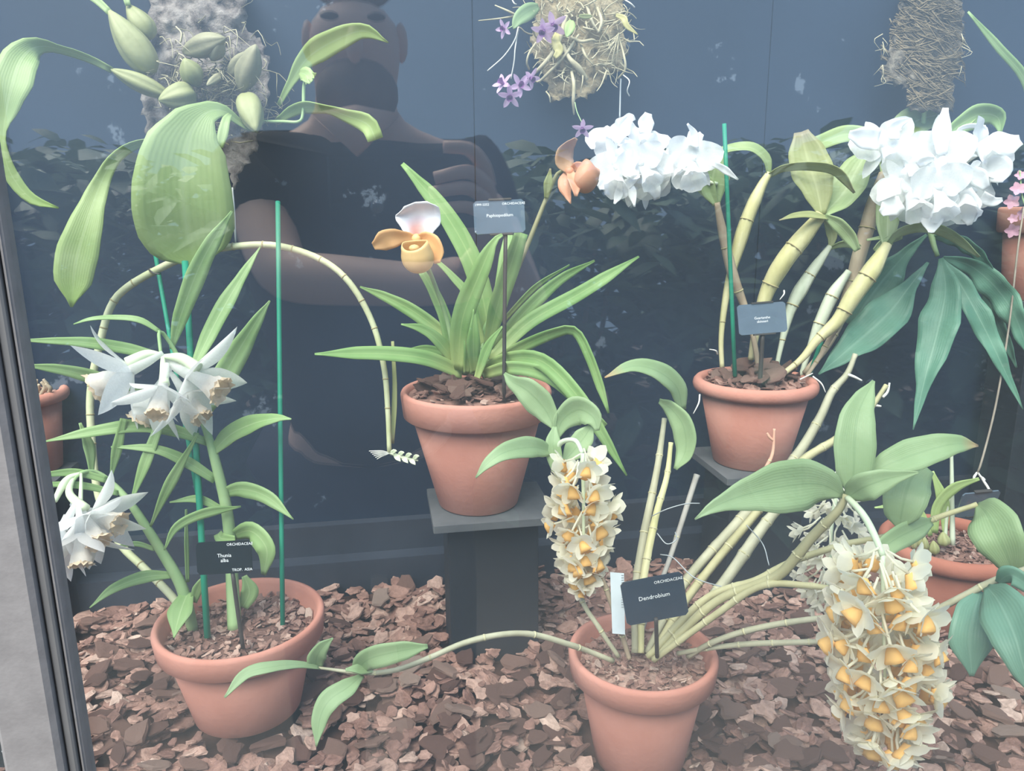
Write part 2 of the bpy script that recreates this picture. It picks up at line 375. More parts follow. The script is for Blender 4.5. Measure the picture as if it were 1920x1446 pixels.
def mat_glass():
    m, nt, b, out = nodes_of('display_glass'); L = nt.links; nt.nodes.remove(b)
    tr = N(nt, 'ShaderNodeBsdfTransparent'); tr.inputs['Color'].default_value = (0.97, 0.985, 0.985, 1)
    gl = N(nt, 'ShaderNodeBsdfGlossy'); gl.inputs['Roughness'].default_value = 0.0; gl.inputs['Color'].default_value = (1, 1, 1, 1)
    fr = N(nt, 'ShaderNodeFresnel'); ge = N(nt, 'ShaderNodeNewGeometry'); ir = N(nt, 'ShaderNodeMapRange')
    ir.inputs['To Min'].default_value = 1.70; ir.inputs['To Max'].default_value = 1/1.70
    L.new(ge.outputs['Backfacing'], ir.inputs['Value']); L.new(ir.outputs['Result'], fr.inputs['IOR'])
    ms = N(nt, 'ShaderNodeMixShader'); L.new(fr.outputs[0], ms.inputs[0]); L.new(tr.outputs[0], ms.inputs[1]); L.new(gl.outputs[0], ms.inputs[2])
    # film of dust and wipe marks; its bluish diffuse colour paints in the haze
    tc = N(nt, 'ShaderNodeTexCoord'); nz = N(nt, 'ShaderNodeTexNoise', Scale=3.0, Detail=5); L.new(tc.outputs['Object'], nz.inputs['Vector'])
    mr = N(nt, 'ShaderNodeMapRange'); L.new(nz.outputs['Fac'], mr.inputs['Value']); mr.inputs['From Min'].default_value = 0.3; mr.inputs['From Max'].default_value = 0.7
    mr.inputs['To Min'].default_value = 0.014; mr.inputs['To Max'].default_value = 0.025
    df = N(nt, 'ShaderNodeBsdfDiffuse'); df.inputs['Color'].default_value = (0.66, 0.82, 0.95, 1)
    m2 = N(nt, 'ShaderNodeMixShader'); L.new(mr.outputs['Result'], m2.inputs[0]); L.new(ms.outputs[0], m2.inputs[1]); L.new(df.outputs[0], m2.inputs[2])
    L.new(m2.outputs[0], out.inputs['Surface']); return m
GLASS = mat_glass()

# ------------------------------------------------------------------ the setting
WALL_Y = 1.50
fl = MB().box(-1.6, 2.6, 0.44, WALL_Y, -0.06, -0.02).build('floor', SOIL, smooth=False); tag(fl, kind='structure')
wb = MB().box(-1.6, 2.6, WALL_Y+0.012, WALL_Y+0.06, -0.1, 1.6).build('wall_back', WALL, smooth=False); tag(wb, kind='structure')
x1 = at_y(886, 60, WALL_Y).x; x2 = at_y(1446, 60, WALL_Y).x; x0 = at_y(886, 60, WALL_Y).x-(x2-x1)*1.02
xs = [-1.6, x1, x2, 2.6]
for i in range(3):
    a, b_ = xs[i]+0.0011, xs[i+1]-0.0011
    MB().box(a, b_, WALL_Y, WALL_Y+0.012, -0.1, 1.6).build('panel', WALL, wb, smooth=False)
# stepped timber skirting along the foot of the wall
t1 = MB().box(-1.6, 2.6, WALL_Y-0.024, WALL_Y-0.0005, -0.05, 0.118).build('trim_1', TRIM, smooth=False); tag(t1, kind='structure')
t2 = MB().box(-1.6, 2.6, WALL_Y-0.062, WALL_Y-0.0245, -0.05, 0.055).build('trim_2', TRIM, smooth=False); tag(t2, kind='structure')
# glass front and its metal post
GY = 0.42
pr = at_y(166, 1446, GY).x; pl = at_y(29, 1446, GY).x; pg = at_y(137, 1446, GY).x
w1 = MB().box(pr-0.004, 2.2, GY+0.004, GY+0.010, -0.3, 2.0).build('window_1', GLASS, smooth=False); tag(w1, kind='structure')
w2 = MB().box(-1.6, pl+0.004, GY+0.004, GY+0.010, -0.3, 2.0).build('window_2', GLASS, smooth=False); tag(w2, kind='structure')
def bevel_box(x0, x1, y0, y1, z0, z1, b=0.002):
    P = [(x0+b, y0), (x1-b, y0), (x1, y0+b), (x1, y1-b), (x1-b, y1), (x0+b, y1), (x0, y1-b), (x0, y0+b)]
    V = [(x, y, z0) for x, y in P]+[(x, y, z1) for x, y in P]
    Fc = [(i, (i+1) % 8, (i+1) % 8+8, i+8) for i in range(8)]+[tuple(range(8))[::-1], tuple(range(8, 16))]
    return V, Fc
post = MB().add(*bevel_box(pl, pg, GY-0.012, GY+0.014, -0.3, 2.0, 0.0025)).build('trim_3', METAL, smooth=False); tag(post, kind='structure')
MB().add(*bevel_box(pg+0.0006, pg+0.0052, GY-0.006, GY+0.013, -0.3, 2.0, 0.001)).build('gasket_strip', GASKET, post, smooth=False)
MB().add(*bevel_box(pg+0.0056, pr, GY-0.003, GY+0.012, -0.3, 2.0, 0.0018)).build('glazing_bead', METAL, post, smooth=False)

# ------------------------------------------------------------------ pots and plinths
POTS = []
def chip_data(rad, seed):
    rn = random.Random(seed); k = 9; th = rad*rn.uniform(0.16, 0.3); el = rn.uniform(0.5, 0.95); V = []
    rs = [rad*rn.uniform(0.62, 1.22) for _ in range(k)]; bend = rn.uniform(-0.25, 0.35)/rad
    for lay, (sc, z) in enumerate(((0.94, -th/2), (1.0, 0.0), (0.86, th/2))):
        for i in range(k):
            a = 2*math.pi*(i+rn.uniform(-0.3, 0.3))/k; x = rs[i]*sc*math.cos(a); y = rs[i]*sc*el*math.sin(a)
            V.append((x, y, z+bend*x*x*0.35+rn.uniform(-0.25, 0.25)*th))
    V.append((rn.uniform(-.2, .2)*rad, rn.uniform(-.2, .2)*rad*el, th*0.62))
    Fc = [tuple(range(k))[::-1]]
    for l in range(2):
        for i in range(k): Fc.append((l*k+i, l*k+(i+1) % k, (l+1)*k+(i+1) % k, (l+1)*k+i))
    for i in range(k): Fc.append((2*k+i, 2*k+(i+1) % k, 3*k))
    return V, Fc
CHIPS = [mesh('bark_chip', *chip_data(1.0*random.uniform(0.9, 1.1), 100+i), smooth=False) for i in range(10)]
for c_ in CHIPS: c_.materials.append(BARK)
CHIP_V = [([v.co.copy() for v in c_.vertices], [tuple(p.vertices) for p in c_.polygons]) for c_ in CHIPS]
def chip_matrix(p, rad, tilt=28):
    return (Matrix.Translation(p) @ Matrix.Rotation(random.uniform(0, 6.283), 4, 'Z') @ Matrix.Rotation(R(random.gauss(0, tilt*0.6)), 4, 'X')
            @ Matrix.Rotation(R(random.gauss(0, tilt*0.6)), 4, 'Y') @ Matrix.Diagonal((rad, rad, rad*1.0, 1)))
def add_chip_obj(M, label, group):
    o = bpy.data.objects.new('bark_chip', random.choice(CHIPS)); COL.objects.link(o); o.matrix_world = M
    return tag(o, label, 'bark chip', group)

def pot(cx, cy, wpx, D, hgt, base_D, style, collar, label, fill_label, mat=TERRA, drop=0.016, chips=0, chip_r=(0.012, 0.02), fill_n=160, chip_label=None, sink=0.0):
    """cx,cy,wpx: rim centre and rim width in the photograph; D: real rim diameter"""
    d = F*D/wpx; c = at(cx, cy, d); zt = c.z; zb = zt-hgt; Rr = D/2; rb = base_D/2
    root = empty('terracotta_pot', (c.x, c.y, zb), label, 'pot')
    b = Vector((c.x, c.y, 0))
    if style == 'collar':
        rt = Rr-0.010; rbt = Rr*0.965
        body = [(rb-0.004, zb), (rb, zb+0.003), (rt*0.93, zt-collar+0.002), (rt*0.90, zt-collar+0.004)]
        body += [(rt*0.86, zt-collar+0.002), (rb-0.008, zb+0.01)]
        rim = [(rt*0.88, zt-collar+0.001), (rbt-0.004, zt-collar), (rbt, zt-collar+0.003), (Rr-0.001, zt-0.006), (Rr-0.003, zt-0.0012), (Rr-0.007, zt), (Rr-0.0105, zt-0.002), (Rr-0.013, zt-0.008), (rt*0.88, zt-collar+0.001)]
        ri = Rr-0.013
    else:
        rt = Rr-0.012
        body = [(rb-0.004, zb), (rb, zb+0.003), (rt*0.97, zt-collar+0.003), (rt*0.93, zt-collar+0.004), (rt*0.86, zt-collar-0.002), (rb-0.008, zb+0.01)]
        rim = []
        rr = collar/2
        for k in range(13):
            a = 2*math.pi*k/12; rim.append((Rr-rr*0.8+rr*0.8*math.sin(a), zt-rr-rr*math.cos(a)))
        ri = Rr-rr*1.55
    MB().add(*lathe(body, 48, b, closed=True)).build('pot_body', mat, root)
    MB().add(*lathe(rim, 48, b)).build('pot_rim', mat, root)
    zs = zt-drop
    # bark compost inside the pot
    mb = MB(); V, Fc, UV = lathe([(0.001, zs-0.002), (ri*0.5, zs-0.001), (ri-0.0005, zs-0.005), (ri*0.97-0.0005, zs-0.02)], 24, b); mb.add(V, Fc, UV)
    for i in range(fill_n):
        a = random.uniform(0, 6.283); rr_ = (ri-0.008)*math.sqrt(random.random()); rad = random.uniform(0.4, 1)*chip_r[0]
        p = Vector((c.x+rr_*math.cos(a), c.y+rr_*math.sin(a), zs+random.uniform(-0.001, 0.004)))
        v, f = random.choice(CHIP_V); M = chip_matrix(p, rad, 40); mb.add([M @ q for q in v], f)
    fo = mb.build('bark_compost', BARK, loc=(c.x, c.y, zs), smooth=False); tag(fo, fill_label, 'bark compost', kind='stuff')
    for i in range(chips):
        a = random.uniform(0, 6.283); rad = random.uniform(*chip_r); rr_ = max(0.0, ri-rad*1.05)*math.sqrt(random.random())
        p = Vector((c.x+rr_*math.cos(a), c.y+rr_*math.sin(a), zs+rad*0.25+random.uniform(0, 0.010)+0.012*(1-rr_/ri)))
        add_chip_obj(chip_matrix(p, rad, 30), chip_label, chip_label)
    POTS.append((c.x, c.y, rb+0.012, zb)); return root, c, zb, zs
def plinth(cx, cy, zt, slab_w, slab_d, w, dp, label, slab_t=0.012, overhang_y=None):
    root = empty('display_plinth', (cx, cy, 0), label, 'plinth')
    MB().add(*bevel_box(cx-slab_w/2, cx+slab_w/2, cy-slab_d/2, cy+slab_d/2, zt-slab_t, zt, 0.002)).build('top_slab', SLATE, root, smooth=False)
    MB().add(*bevel_box(cx-w/2, cx+w/2, cy-dp/2, cy+dp/2, -0.02, zt-slab_t-0.0002, 0.0015)).build('column', PLINTH, root, smooth=False)
    FOOT.append((cx-w/2-0.012, cx+w/2+0.012, cy-dp/2-0.012, cy+dp/2+0.012)); return root
FOOT = []
pm, cm, zbm, zsm = pot(893, 727, 285, 0.25, 0.200, 0.134, 'collar', 0.045, 'large terracotta pot with a deep collar on the black plinth at the centre', 'reddish bark compost filling the pot of the slipper orchid',
                       chips=44, chip_r=(0.012, 0.027), chip_label='reddish bark chip lying in the pot of the slipper orchid', drop=0.004)
plinth(cm.x+0.017, cm.y-0.006, zbm, 0.20, 0.17, 0.150, 0.11, 'black square plinth with a grey slab under the slipper orchid pot')
pr_, cR, zbr, zsr = pot(1416, 708, 228, 0.23, 0.165, 0.140, 'torus', 0.026, 'smooth terracotta pot with a rounded rim under the white cattleya orchid', 'coarse bark compost in the round-rimmed pot of the cattleya orchid',
                       chips=26, chip_r=(0.016, 0.030), chip_label='brown bark chunk lying in the round-rimmed cattleya pot', drop=0.004)
plinth(cR.x+0.012, cR.y+0.004, zbr, 0.20, 0.19, 0.150, 0.12, 'dark plinth with a grey slab behind the leaning dendrobium canes')
pL, cL, zbl, zsl = pot(450, 1153, 311, 0.24, 0.150, 0.152, 'collar', 0.036, 'wide shallow terracotta pot on the bark bed beside the metal post', 'fine bark compost in the wide shallow pot with three green stakes', drop=0.022, fill_n=420, chip_r=(0.010, 0.018))
pF, cF, zbf, zsf = pot(1205, 1216, 281, 0.20, 0.165, 0.122, 'collar', 0.034, 'terracotta pot nearest the glass, full of leaning ribbed canes', 'dry bark compost around the canes in the nearest pot', drop=0.018, fill_n=420, chip_r=(0.008, 0.014))
pB, cB, zbb, zsb = pot(28, 732, 178, 0.170, 0.150, 0.115, 'torus', 0.022, 'small round-rimmed terracotta pot half hidden behind the grey metal post', 'dry bark compost in the pot behind the metal post', drop=0.012, fill_n=140)
plinth(cB.x, cB.y, zbb, 0.15, 0.15, 0.13, 0.13, 'black plinth behind the metal post, under a half hidden pot')
pW, cW, zbw, zsw = pot(1785, 1008, 250, 0.24, 0.165, 0.150, 'torus', 0.030, 'wide dark terracotta pot on the bark behind the orange flower cluster', 'dark bark compost in the dark pot behind the orange cluster', mat=TERRAD, drop=0.020, fill_n=320, chip_r=(0.010, 0.018))
pK, cK, zbk, zsk = pot(1958, 388, 150, 0.165, 0.190, 0.110, 'collar', 0.052, 'tall narrow terracotta pot cut off by the frame edge, beside pink flowers', 'bark compost in the tall pot at the frame edge', drop=0.012, fill_n=60)
plinth(cK.x+0.01, cK.y, zbk, 0.13, 0.13, 0.10, 0.10, 'tall dark plinth at the frame edge under the tall narrow pot')

# ------------------------------------------------------------------ bark bed: the 230 chips that show largest are single things, the rest one mass
def clear(p, rad):
    for (x, y, r_, zb_) in POTS:
        if zb_ < 0.06 and (p.x-x)**2+(p.y-y)**2 < (r_-0.014+rad*0.45)**2: return False
    for (a, b, c, d) in FOOT:
        if a+0.008-rad*0.4 < p.x < b-0.008+rad*0.4 and c+0.008-rad*0.4 < p.y < d-0.008+rad*0.4: return False
    return True
cand = []
random.seed(21)
for i in range(9500):
    p = Vector((random.uniform(-0.75, 1.75), random.uniform(0.62, 1.425), 0)); rad = random.choice((0.011, 0.013, 0.016, 0.019, 0.024))*random.uniform(0.85, 1.15)
    p.z = -0.014+random.uniform(0, 0.026)+0.012*noise.noise(p*5.0)
    if not clear(p, rad): continue
    x, y, z = proj(p)
    if not (-150 < x < 2100 and y < 1560): continue
    on = 165 < x < 1900 and 1085 < y < 1440
    cand.append((rad/z*(1 if on else 0)*(1+max(0, p.z)*25), p, rad))
cand.sort(key=lambda t: -t[0])
for sc, p, rad in cand[:230]:
    p.z += 0.004
    add_chip_obj(chip_matrix(p, rad, 24), 'reddish brown bark chip lying loose on the bark bed', 'loose bark chips on the bed')
mb = MB()
for sc, p, rad in cand[230:]:
    v, f = random.choice(CHIP_V); M = chip_matrix(p, rad, 26); mb.add([M @ q for q in v], f)
bo = mb.build('bark_mulch', BARK, loc=(0, 1, 0), smooth=False); tag(bo, 'reddish brown bark mulch covering the floor of the case', 'bark mulch', kind='stuff')

# ------------------------------------------------------------------ flower meshes (local frame: +Z faces out, +Y is up)
def petal(Ln, W, prof='ellip', curl=0.0, cup=0.0, ruffle=0.0, ang=0.0, tilt=0.0, n=10, m=4, seed=0, notch=0.0, r0_=0.0, waves=3.0):
    """blade of length Ln growing along +Y, bent forward by curl; turned by ang about Z (degrees) and tilted forward by tilt"""
    rn = random.Random(seed); ph = rn.uniform(0, 6); V = []; Fc = []; UV = []
    y = 0; z = 0; st = Ln/(n-1)
    for i in range(n):
        s = i/(n-1); w = W*0.5*PROF[prof](s) if not isinstance(prof, list) else W*0.5*lerp_list(prof, s)
        a = R(tilt)+curl*s
        if i: y += st*math.cos(a); z += st*math.sin(a)
        for j in range(m+1):
            u = 2*j/m-1
            zz = z+cup*w*u*u+ruffle*w*abs(u)**1.5*math.sin(s*waves*6.283+ph+(2.1 if u > 0 else 0))
            V.append(Vector((w*u*(1+0.25*ruffle*math.sin(s*waves*9+ph+u)), y+r0_-(notch*Ln*(1-abs(u)) if i == n-1 else 0), zz))); UV.append((u*.5+.5, s))
    for i in range(n-1):
        for j in range(m):
            a = i*(m+1)+j; Fc.append((a, a+1, a+m+2, a+m+1))
    M = Matrix.Rotation(R(ang), 3, 'Z')
    return [M @ v for v in V], Fc, UV
def trumpet(Ln, r_in, r_out, fringe=0.0, sides=20, n=8, droop=0.0, seed=1, power=2.0, open_top=0.0):
    """flared tube along +Z with a frilled mouth"""
    rn = random.Random(seed); V = []; Fc = []; UV = []
    for i in range(n):
        s = i/(n-1); r = r_in+(r_out-r_in)*s**power
        for k in range(sides):
            a = 2*math.pi*k/sides; f = 1+(fringe*(rn.uniform(-1, 1)) if s > 0.7 else 0)*s
            zz = Ln*s+(fringe*0.6*r_out*math.sin(k*2.7) if s > 0.7 else 0)
            zz -= open_top*Ln*s*max(0, math.sin(a))
            V.append(Vector((r*f*math.cos(a), r*f*math.sin(a)-droop*s*s, zz))); UV.append((k/sides, s))
    for i in range(n-1):
        for k in range(sides):
            k2 = (k+1) % sides; Fc.append((i*sides+k, i*sides+k2, (i+1)*sides+k2, (i+1)*sides+k))
    return V, Fc, UV
def ball(rx, ry, rz, c=(0, 0, 0), sides=10, n=7):
    V = []; Fc = []; c = Vector(c)
    for i in range(n):
        t = math.pi*i/(n-1)
        for k in range(sides):
            a = 2*math.pi*k/sides; V.append(c+Vector((rx*math.sin(t)*math.cos(a), ry*math.sin(t)*math.sin(a), rz*math.cos(t))))
    for i in range(n-1):
        for k in range(sides):
            k2 = (k+1) % sides; Fc.append((i*sides+k, (i+1)*sides+k, (i+1)*sides+k2, i*sides+k2))
    return V, Fc
def M_of(*shapes, mat, name):
    mb = MB()
    for s in shapes: mb.add(*s)
    me = mesh(name, mb.v, mb.f, mb.uv); me.materials.append(mat); return me
def facing(pos, face, up, size):
    z = face.normalized(); x = up.cross(z).normalized(); y = z.cross(x)
    return Matrix(((x.x*size, y.x*size, z.x*size, pos.x), (x.y*size, y.y*size, z.y*size, pos.y), (x.z*size, y.z*size, z.z*size, pos.z), (0, 0, 0, 1)))
def put(name, me, parent, M=None, child=None):
    """link a mesh as a part (M in world space) or, with child, as a sub-part of an already placed part"""
    o = bpy.data.objects.new(name, me); COL.objects.link(o)
    if child is not None: o.parent = child
    else:
        o.parent = parent; o.matrix_basis = Matrix.Translation(-base_of(parent)) @ M
    return o
def flower(parent, px, py, d, face, spx, kit, roll=0.0, name='flower'):
    """face: (right, up, toward viewer); spx: radius in px; kit: [(sub-part name, mesh)], first is the flower's own mesh"""
    p = at(px, py, d); f = cvec(*face); up = Matrix.Rotation(R(roll), 3, f) @ (cu if abs(f.dot(cu)) < 0.93 else -cf)
    M = facing(p, f, up, spx*d/F)
    o = put(name, kit[0][1], parent, M)
    for nm, me in kit[1:]: put(nm, me, None, child=o)
    return o
# white cattleya flower, radius 1
CAT = []
for q in range(3):
    sd = 10*q
    CAT.append([('column', M_of(ball(0.1, 0.1, 0.22, (0, 0, 0.12)), tube_data([Vector((0, 0, 0.0)), Vector((0, -0.03, -0.25)), Vector((0, -0.15, -0.5))], lambda s: 0.06, 6), mat=WHITE, name='flower')),
        ('sepal', M_of(petal(1.05, 0.36, 'ellip', curl=-0.5+0.5*q, cup=0.2, ang=4, seed=sd), mat=WHITE, name='sepal')),
        ('sepal', M_of(petal(1.0, 0.36, 'ellip', curl=-0.4, cup=0.25, ang=128, seed=sd+1), mat=WHITE, name='sepal')),
        ('sepal', M_of(petal(1.0, 0.36, 'ellip', curl=-0.3+0.4*q, cup=0.25, ang=-128, seed=sd+2), mat=WHITE, name='sepal')),
        ('petal', M_of(petal(1.0, 0.92, 'oval', curl=0.35, cup=0.1, ruffle=0.13, waves=2.2, ang=68, tilt=8, n=14, m=6, seed=sd+3), mat=WHITE, name='petal')),
        ('petal', M_of(petal(1.0, 0.92, 'oval', curl=0.25, cup=0.1, ruffle=0.13, waves=2.2, ang=-68, tilt=8, n=14, m=6, seed=sd+4), mat=WHITE, name='petal')),
        ('lip', mesh('lip', [Matrix.Rotation(R(50), 3, 'X') @ v+Vector((0, -0.05, 0.02)) for v in trumpet(0.85, 0.12, 0.40, 0.12, droop=0.1, seed=sd+5)[0]], *trumpet(0.85, 0.12, 0.40, 0.12)[1:]))])
    CAT[-1][-1][1].materials.append(WHITE)
# thunia flower, radius 1: narrow swept tepals around a fringed trumpet
THU = []
for q in range(2):
    t_ = trumpet(0.72, 0.10, 0.24, 0.16, seed=3+q, power=1.6); fr_ = trumpet(0.28, 0.14, 0.26, 0.22, sides=26, seed=9+q)
    THU.append([('flower', M_of(*[petal(1.22, 0.46, 'lance', curl=-0.12+0.3*((i+q) % 2)-0.25*(i == 0), cup=0.3, ang=72*i+10*q, tilt=30, n=11, seed=i+q) for i in range(5)], tube_data([Vector((0, 0, 0.05)), Vector((0, 0, -0.25)), Vector((0, 0.03, -0.55))], lambda s: 0.12-0.07*s, 8), mat=WHITET, name='flower')),
        ('lip', M_of(t_, mat=WHITET, name='lip')), ('lip_fringe', mesh('lip_fringe', [v+Vector((0, 0, 0.50)) for v in fr_[0]], *fr_[1:]))])
    THU[-1][-1][1].materials.append(PEACH)
# dendrobium floret: cupped cream tepals, orange lip
FLO = []
for q in range(3):
    pet = [petal(1.12, 0.62, 'ellip', curl=0.25-0.3*q*0.5, cup=0.25, ang=a, tilt=28, n=7, seed=q+a) for a in (0, 130, -130)]
    pet += [petal(1.12, 0.92, 'oval', curl=0.3-0.2*q, cup=0.15, ruffle=0.08, ang=a, tilt=24, n=7, seed=q+a) for a in (66, -66)]
    lp = trumpet(0.62, 0.17, 0.39, 0.10, sides=12, n=5, droop=0.18, seed=q, power=0.8)
    lpv = [Matrix.Rotation(R(38), 3, 'X') @ v for v in lp[0]]; cap_ = [tuple(4*12+k for k in range(12))]
    lm = mesh('lip', lpv, lp[1]+cap_, lp[2]); lm.materials.append(ORANGE)
    FLO.append([('floret', M_of(*pet, tube_data([Vector((0, 0, 0)), Vector((0, 0.1, -0.6)), Vector((0, 0.45, -1.3))], lambda s: 0.075-0.02*s, 5), mat=CREAM, name='floret')), ('lip', lm)])
FLOW = [('floret', M_of(*[petal(1.0, 0.5, 'ellip', curl=0.3, cup=0.3, ang=72*i, tilt=35, n=6, seed=i) for i in range(5)], tube_data([Vector((0, 0, 0)), Vector((0, 0.1, -0.7)), Vector((0, 0.5, -1.4))], lambda s: 0.07, 5), mat=CREAM, name='floret'))]
# mauve miniature flower
MAU = [('flower', M_of(*[petal(1.0, 0.42, 'ellip', curl=-0.2, cup=0.2, ang=72*i, tilt=18, n=7, seed=i) for i in range(5)], mat=MAUVE, name='flower')),
       ('lip', M_of(trumpet(0.5, 0.12, 0.26, 0.1, sides=10, n=4), mat=MAUVED, name='lip'))]
PNK = [('flower', M_of(*[petal(1.0, 0.75, 'oval', cup=0.2, ang=72*i, tilt=15, n=6, seed=i) for i in range(5)], mat=PINKF, name='flower'))]

def bulb(parent, base, tip, w, mat, ribs=7, name='pseudobulb', fat=0.42, depth=0.10):
    A = at(*base); B = at(*tip); n = 14; ax = (B-A); L_ = ax.length; t = ax.normalized()
    x = t.cross(Vector((0.3, 0.2, 1))).normalized(); y = t.cross(x); V = []; Fc = []; sd = 28
    for i in range(n):
        s = i/(n-1); r = w*0.5*dep(A)/F*max(0.05, (math.sin(math.pi*min(1, s**(0.75 if fat < 0.5 else 1)*0.93+0.05)))**0.8)
        for k in range(sd):
            a = 2*math.pi*k/sd; rr = r*(1-depth*2+depth*2*abs(math.cos(a*ribs/2)))
            V.append(A+t*(L_*s)+(x*math.cos(a)+y*math.sin(a))*rr)
    for i in range(n-1):
        for k in range(sd):
            k2 = (k+1) % sd; Fc.append((i*sd+k, i*sd+k2, (i+1)*sd+k2, (i+1)*sd+k))
    Fc += [tuple(range(sd))[::-1], tuple((n-1)*sd+k for k in range(sd))]
    return MB().add(V, Fc).build(name, mat, parent)
def slab(parent, name, poly, d, thick, mat, step=9, amp=0.012, bulge=0.02):
    """ragged block of bark filling a px outline; d its front depth"""
    xs_ = [p[0] for p in poly]; ys_ = [p[1] for p in poly]; x0, x1_, y0, y1_ = min(xs_), max(xs_), min(ys_), max(ys_)
    nx = int((x1_-x0)/step)+2; ny = int((y1_-y0)/step)+2; idx = {}; V = []; Fc = []; back = {}
    cxm = (x0+x1_)/2
    def vert(i, j, bk):
        key = (i, j); dic = back if bk else idx
        if key not in dic:
            px = x0+i*step+3.2*math.sin(i*12.9+j*7.7); py = y0+j*step+3.2*math.sin(i*5.1+j*9.3)
            p0 = at(px, py, d); nz = noise.fractal(p0*28, 1.0, 2.0, 5)*amp+noise.noise(p0*90)*amp*0.5
            rnd = 1-min(1, abs(px-cxm)/(0.5*(x1_-x0)+1))**2
            dd = d+thick if bk else d+nz-bulge*rnd
            dic[key] = len(V); V.append(at(px, py, dd))
        return dic[key]
    on = set((i, j) for i in range(nx) for j in range(ny) if inside(poly, x0+(i+.5)*step, y0+(j+.5)*step))
    for (i, j) in on:
        q = [(i, j), (i, j+1), (i+1, j+1), (i+1, j)]
        Fc.append(tuple(vert(*k, False) for k in q)); Fc.append(tuple(vert(*k, True) for k in q[::-1]))
        for (di, dj, e) in ((-1, 0, ((i, j), (i, j+1))), (1, 0, ((i+1, j+1), (i+1, j))), (0, -1, ((i+1, j), (i, j))), (0, 1, ((i, j+1), (i+1, j+1)))):
            if (i+di, j+dj) not in on:
                a, b = e; Fc.append((vert(*a, False), vert(*a, True), vert(*b, True), vert(*b, False)))
    return MB().add(V, Fc).build(name, mat, parent)
def strands(parent, name, n, gen, w, mat, sides=4, pts=6):
    mb = MB()
    for i in range(n):
        P = gen(i); C = catmull([at(*p) for p in P], pts); rw = random.uniform(*w)*0.5*dep(C[0])/F
        mb.add(*tube_data(C, lambda s: rw*(1-0.6*s), sides, cap=False))
    o = mb.build(name, mat, parent); o['kind'] = 'stuff'; return o

# ------------------------------------------------------------------ A. cork slab with the big-leaved mounted orchid
random.seed(3)
D0 = 1.265
mount = empty('cork_mount', at(400, 150, D0+0.03), 'grey cork bark slab hung on the wall carrying a bulbous orchid', 'bark mount')
slab(mount, 'cork_slab', [(282,-25),(462,-25),(462,55),(478,62),(502,100),(505,180),(492,232),(480,245),(481,278),(466,303),(447,332),(438,358),(428,318),(400,300),(330,262),(276,258),(266,190),(282,100)], D0, 0.05, CORK, step=7)
A = empty('orchid_plant', at(400, 170, D0-0.02), 'mounted orchid with ribbed green bulbs and huge hanging leaves on cork slab', 'orchid')
b0 = D0-0.05
for base, tip, w, mt, rb, ft in (
    ((288,138,b0),(205,20,b0-0.03),62,BULB,5,.4), ((285,72,b0+0.02),(238,8,b0+0.01),46,BULB,5,.4), ((322,182,b0),(208,130,b0-0.03),36,BULB,5,.6),
    ((366,176,b0-0.02),(298,188,b0-0.05),54,BULB,6,.4), ((372,162,b0-0.02),(345,110,b0-0.05),42,BULB,6,.5), ((345,98,b0-0.01),(422,72,b0-0.05),44,BULBG,5,.6),
    ((398,112,b0-0.01),(412,74,b0-0.05),34,BULBG,4,.6), ((452,172,b0-0.01),(480,84,b0-0.05),46,BULBG,4,.5), ((430,140,b0-0.01),(475,96,b0-0.05),34,BULBG,4,.5),
    ((462,180,b0-0.01),(480,246,b0-0.05),52,BULB,4,.4), ((418,138,b0-0.01),(388,160,b0-0.05),17,BULBG,4,.5), ((352,218,b0-0.01),(330,236,b0-0.03),44,BULB,6,.4)):
    bulb(A, base, tip, w, mt, rb, fat=ft)
leaf(A, [(480,244,1.205),(462,238,1.19),(440,222,1.17),(416,206,1.15),(385,212,1.13),(358,248,1.12),(345,310,1.12),(344,380,1.13),(352,440,1.15),(370,504,1.18)],
     [14,18,26,44,92,140,160,174,178,172,140,6], roll=[60,40,10,0,0,4,6], fold=0.12, mat=GB, n=30, m=8, curve=0.0)
leaf(A, [(432,214,1.155),(424,224,1.14),(418,250,1.135),(412,276,1.135)], [8,16,20,12], roll=[20,10], mat=GB, n=8)
leaf(A, [(210,132,b0-0.03),(170,112,1.17),(120,95,1.14),(72,88,1.11),(40,108,1.09),(20,160,1.08),(8,225,1.09),(6,280,1.1),(22,330,1.11),(58,372,1.12),(110,390,1.13)],
     [12,16,20,34,62,74,50,18,22,26,20,3], roll=[-20,-30,-50,20,25,30,60,20,10,0], fold=0.15, mat=GB, n=34, m=6)
leaf(A, [(318,262,1.2),(290,266,1.19),(250,274,1.17),(212,302,1.15),(182,360,1.14),(158,430,1.13),(140,500,1.13),(134,576,1.14)],
     [14,18,22,26,42,60,72,66,4], roll=[-40,-30,20,10,0], fold=0.16, mat=GB, n=28, m=6)
leaf(A, [(522,198,1.22),(545,155,1.2),(575,110,1.18),(620,80,1.16),(680,58,1.15),(728,80,1.15)], [8,14,30,46,40,26,2], roll=[-20,-10,0,20], mat=GL, n=22, m=6)
leaf(A, [(520,226,1.22),(560,204,1.2),(605,204,1.18),(650,218,1.17),(690,234,1.16),(704,262,1.16)], [10,22,28,22,26,36,30], roll=[10,30,50,20,0], mat=GL, n=20, m=6)
leaf(A, [(206,24,b0-0.03),(190,8,b0-0.03),(165,-12,b0-0.03),(120,-40,b0-0.03)], [12,14,20,30], mat=GB, n=10)
leaf(A, [(240,10,b0),(236,-5,b0),(230,-30,b0)], [10,12,20], mat=GB, n=6)
tube(A, 'stem', [(490,228,1.22),(530,228,1.21),(560,228,1.2),(568,212,1.2),(570,160,1.2),(575,150,1.19)], [6,6,6,6,7,6], STEMG)
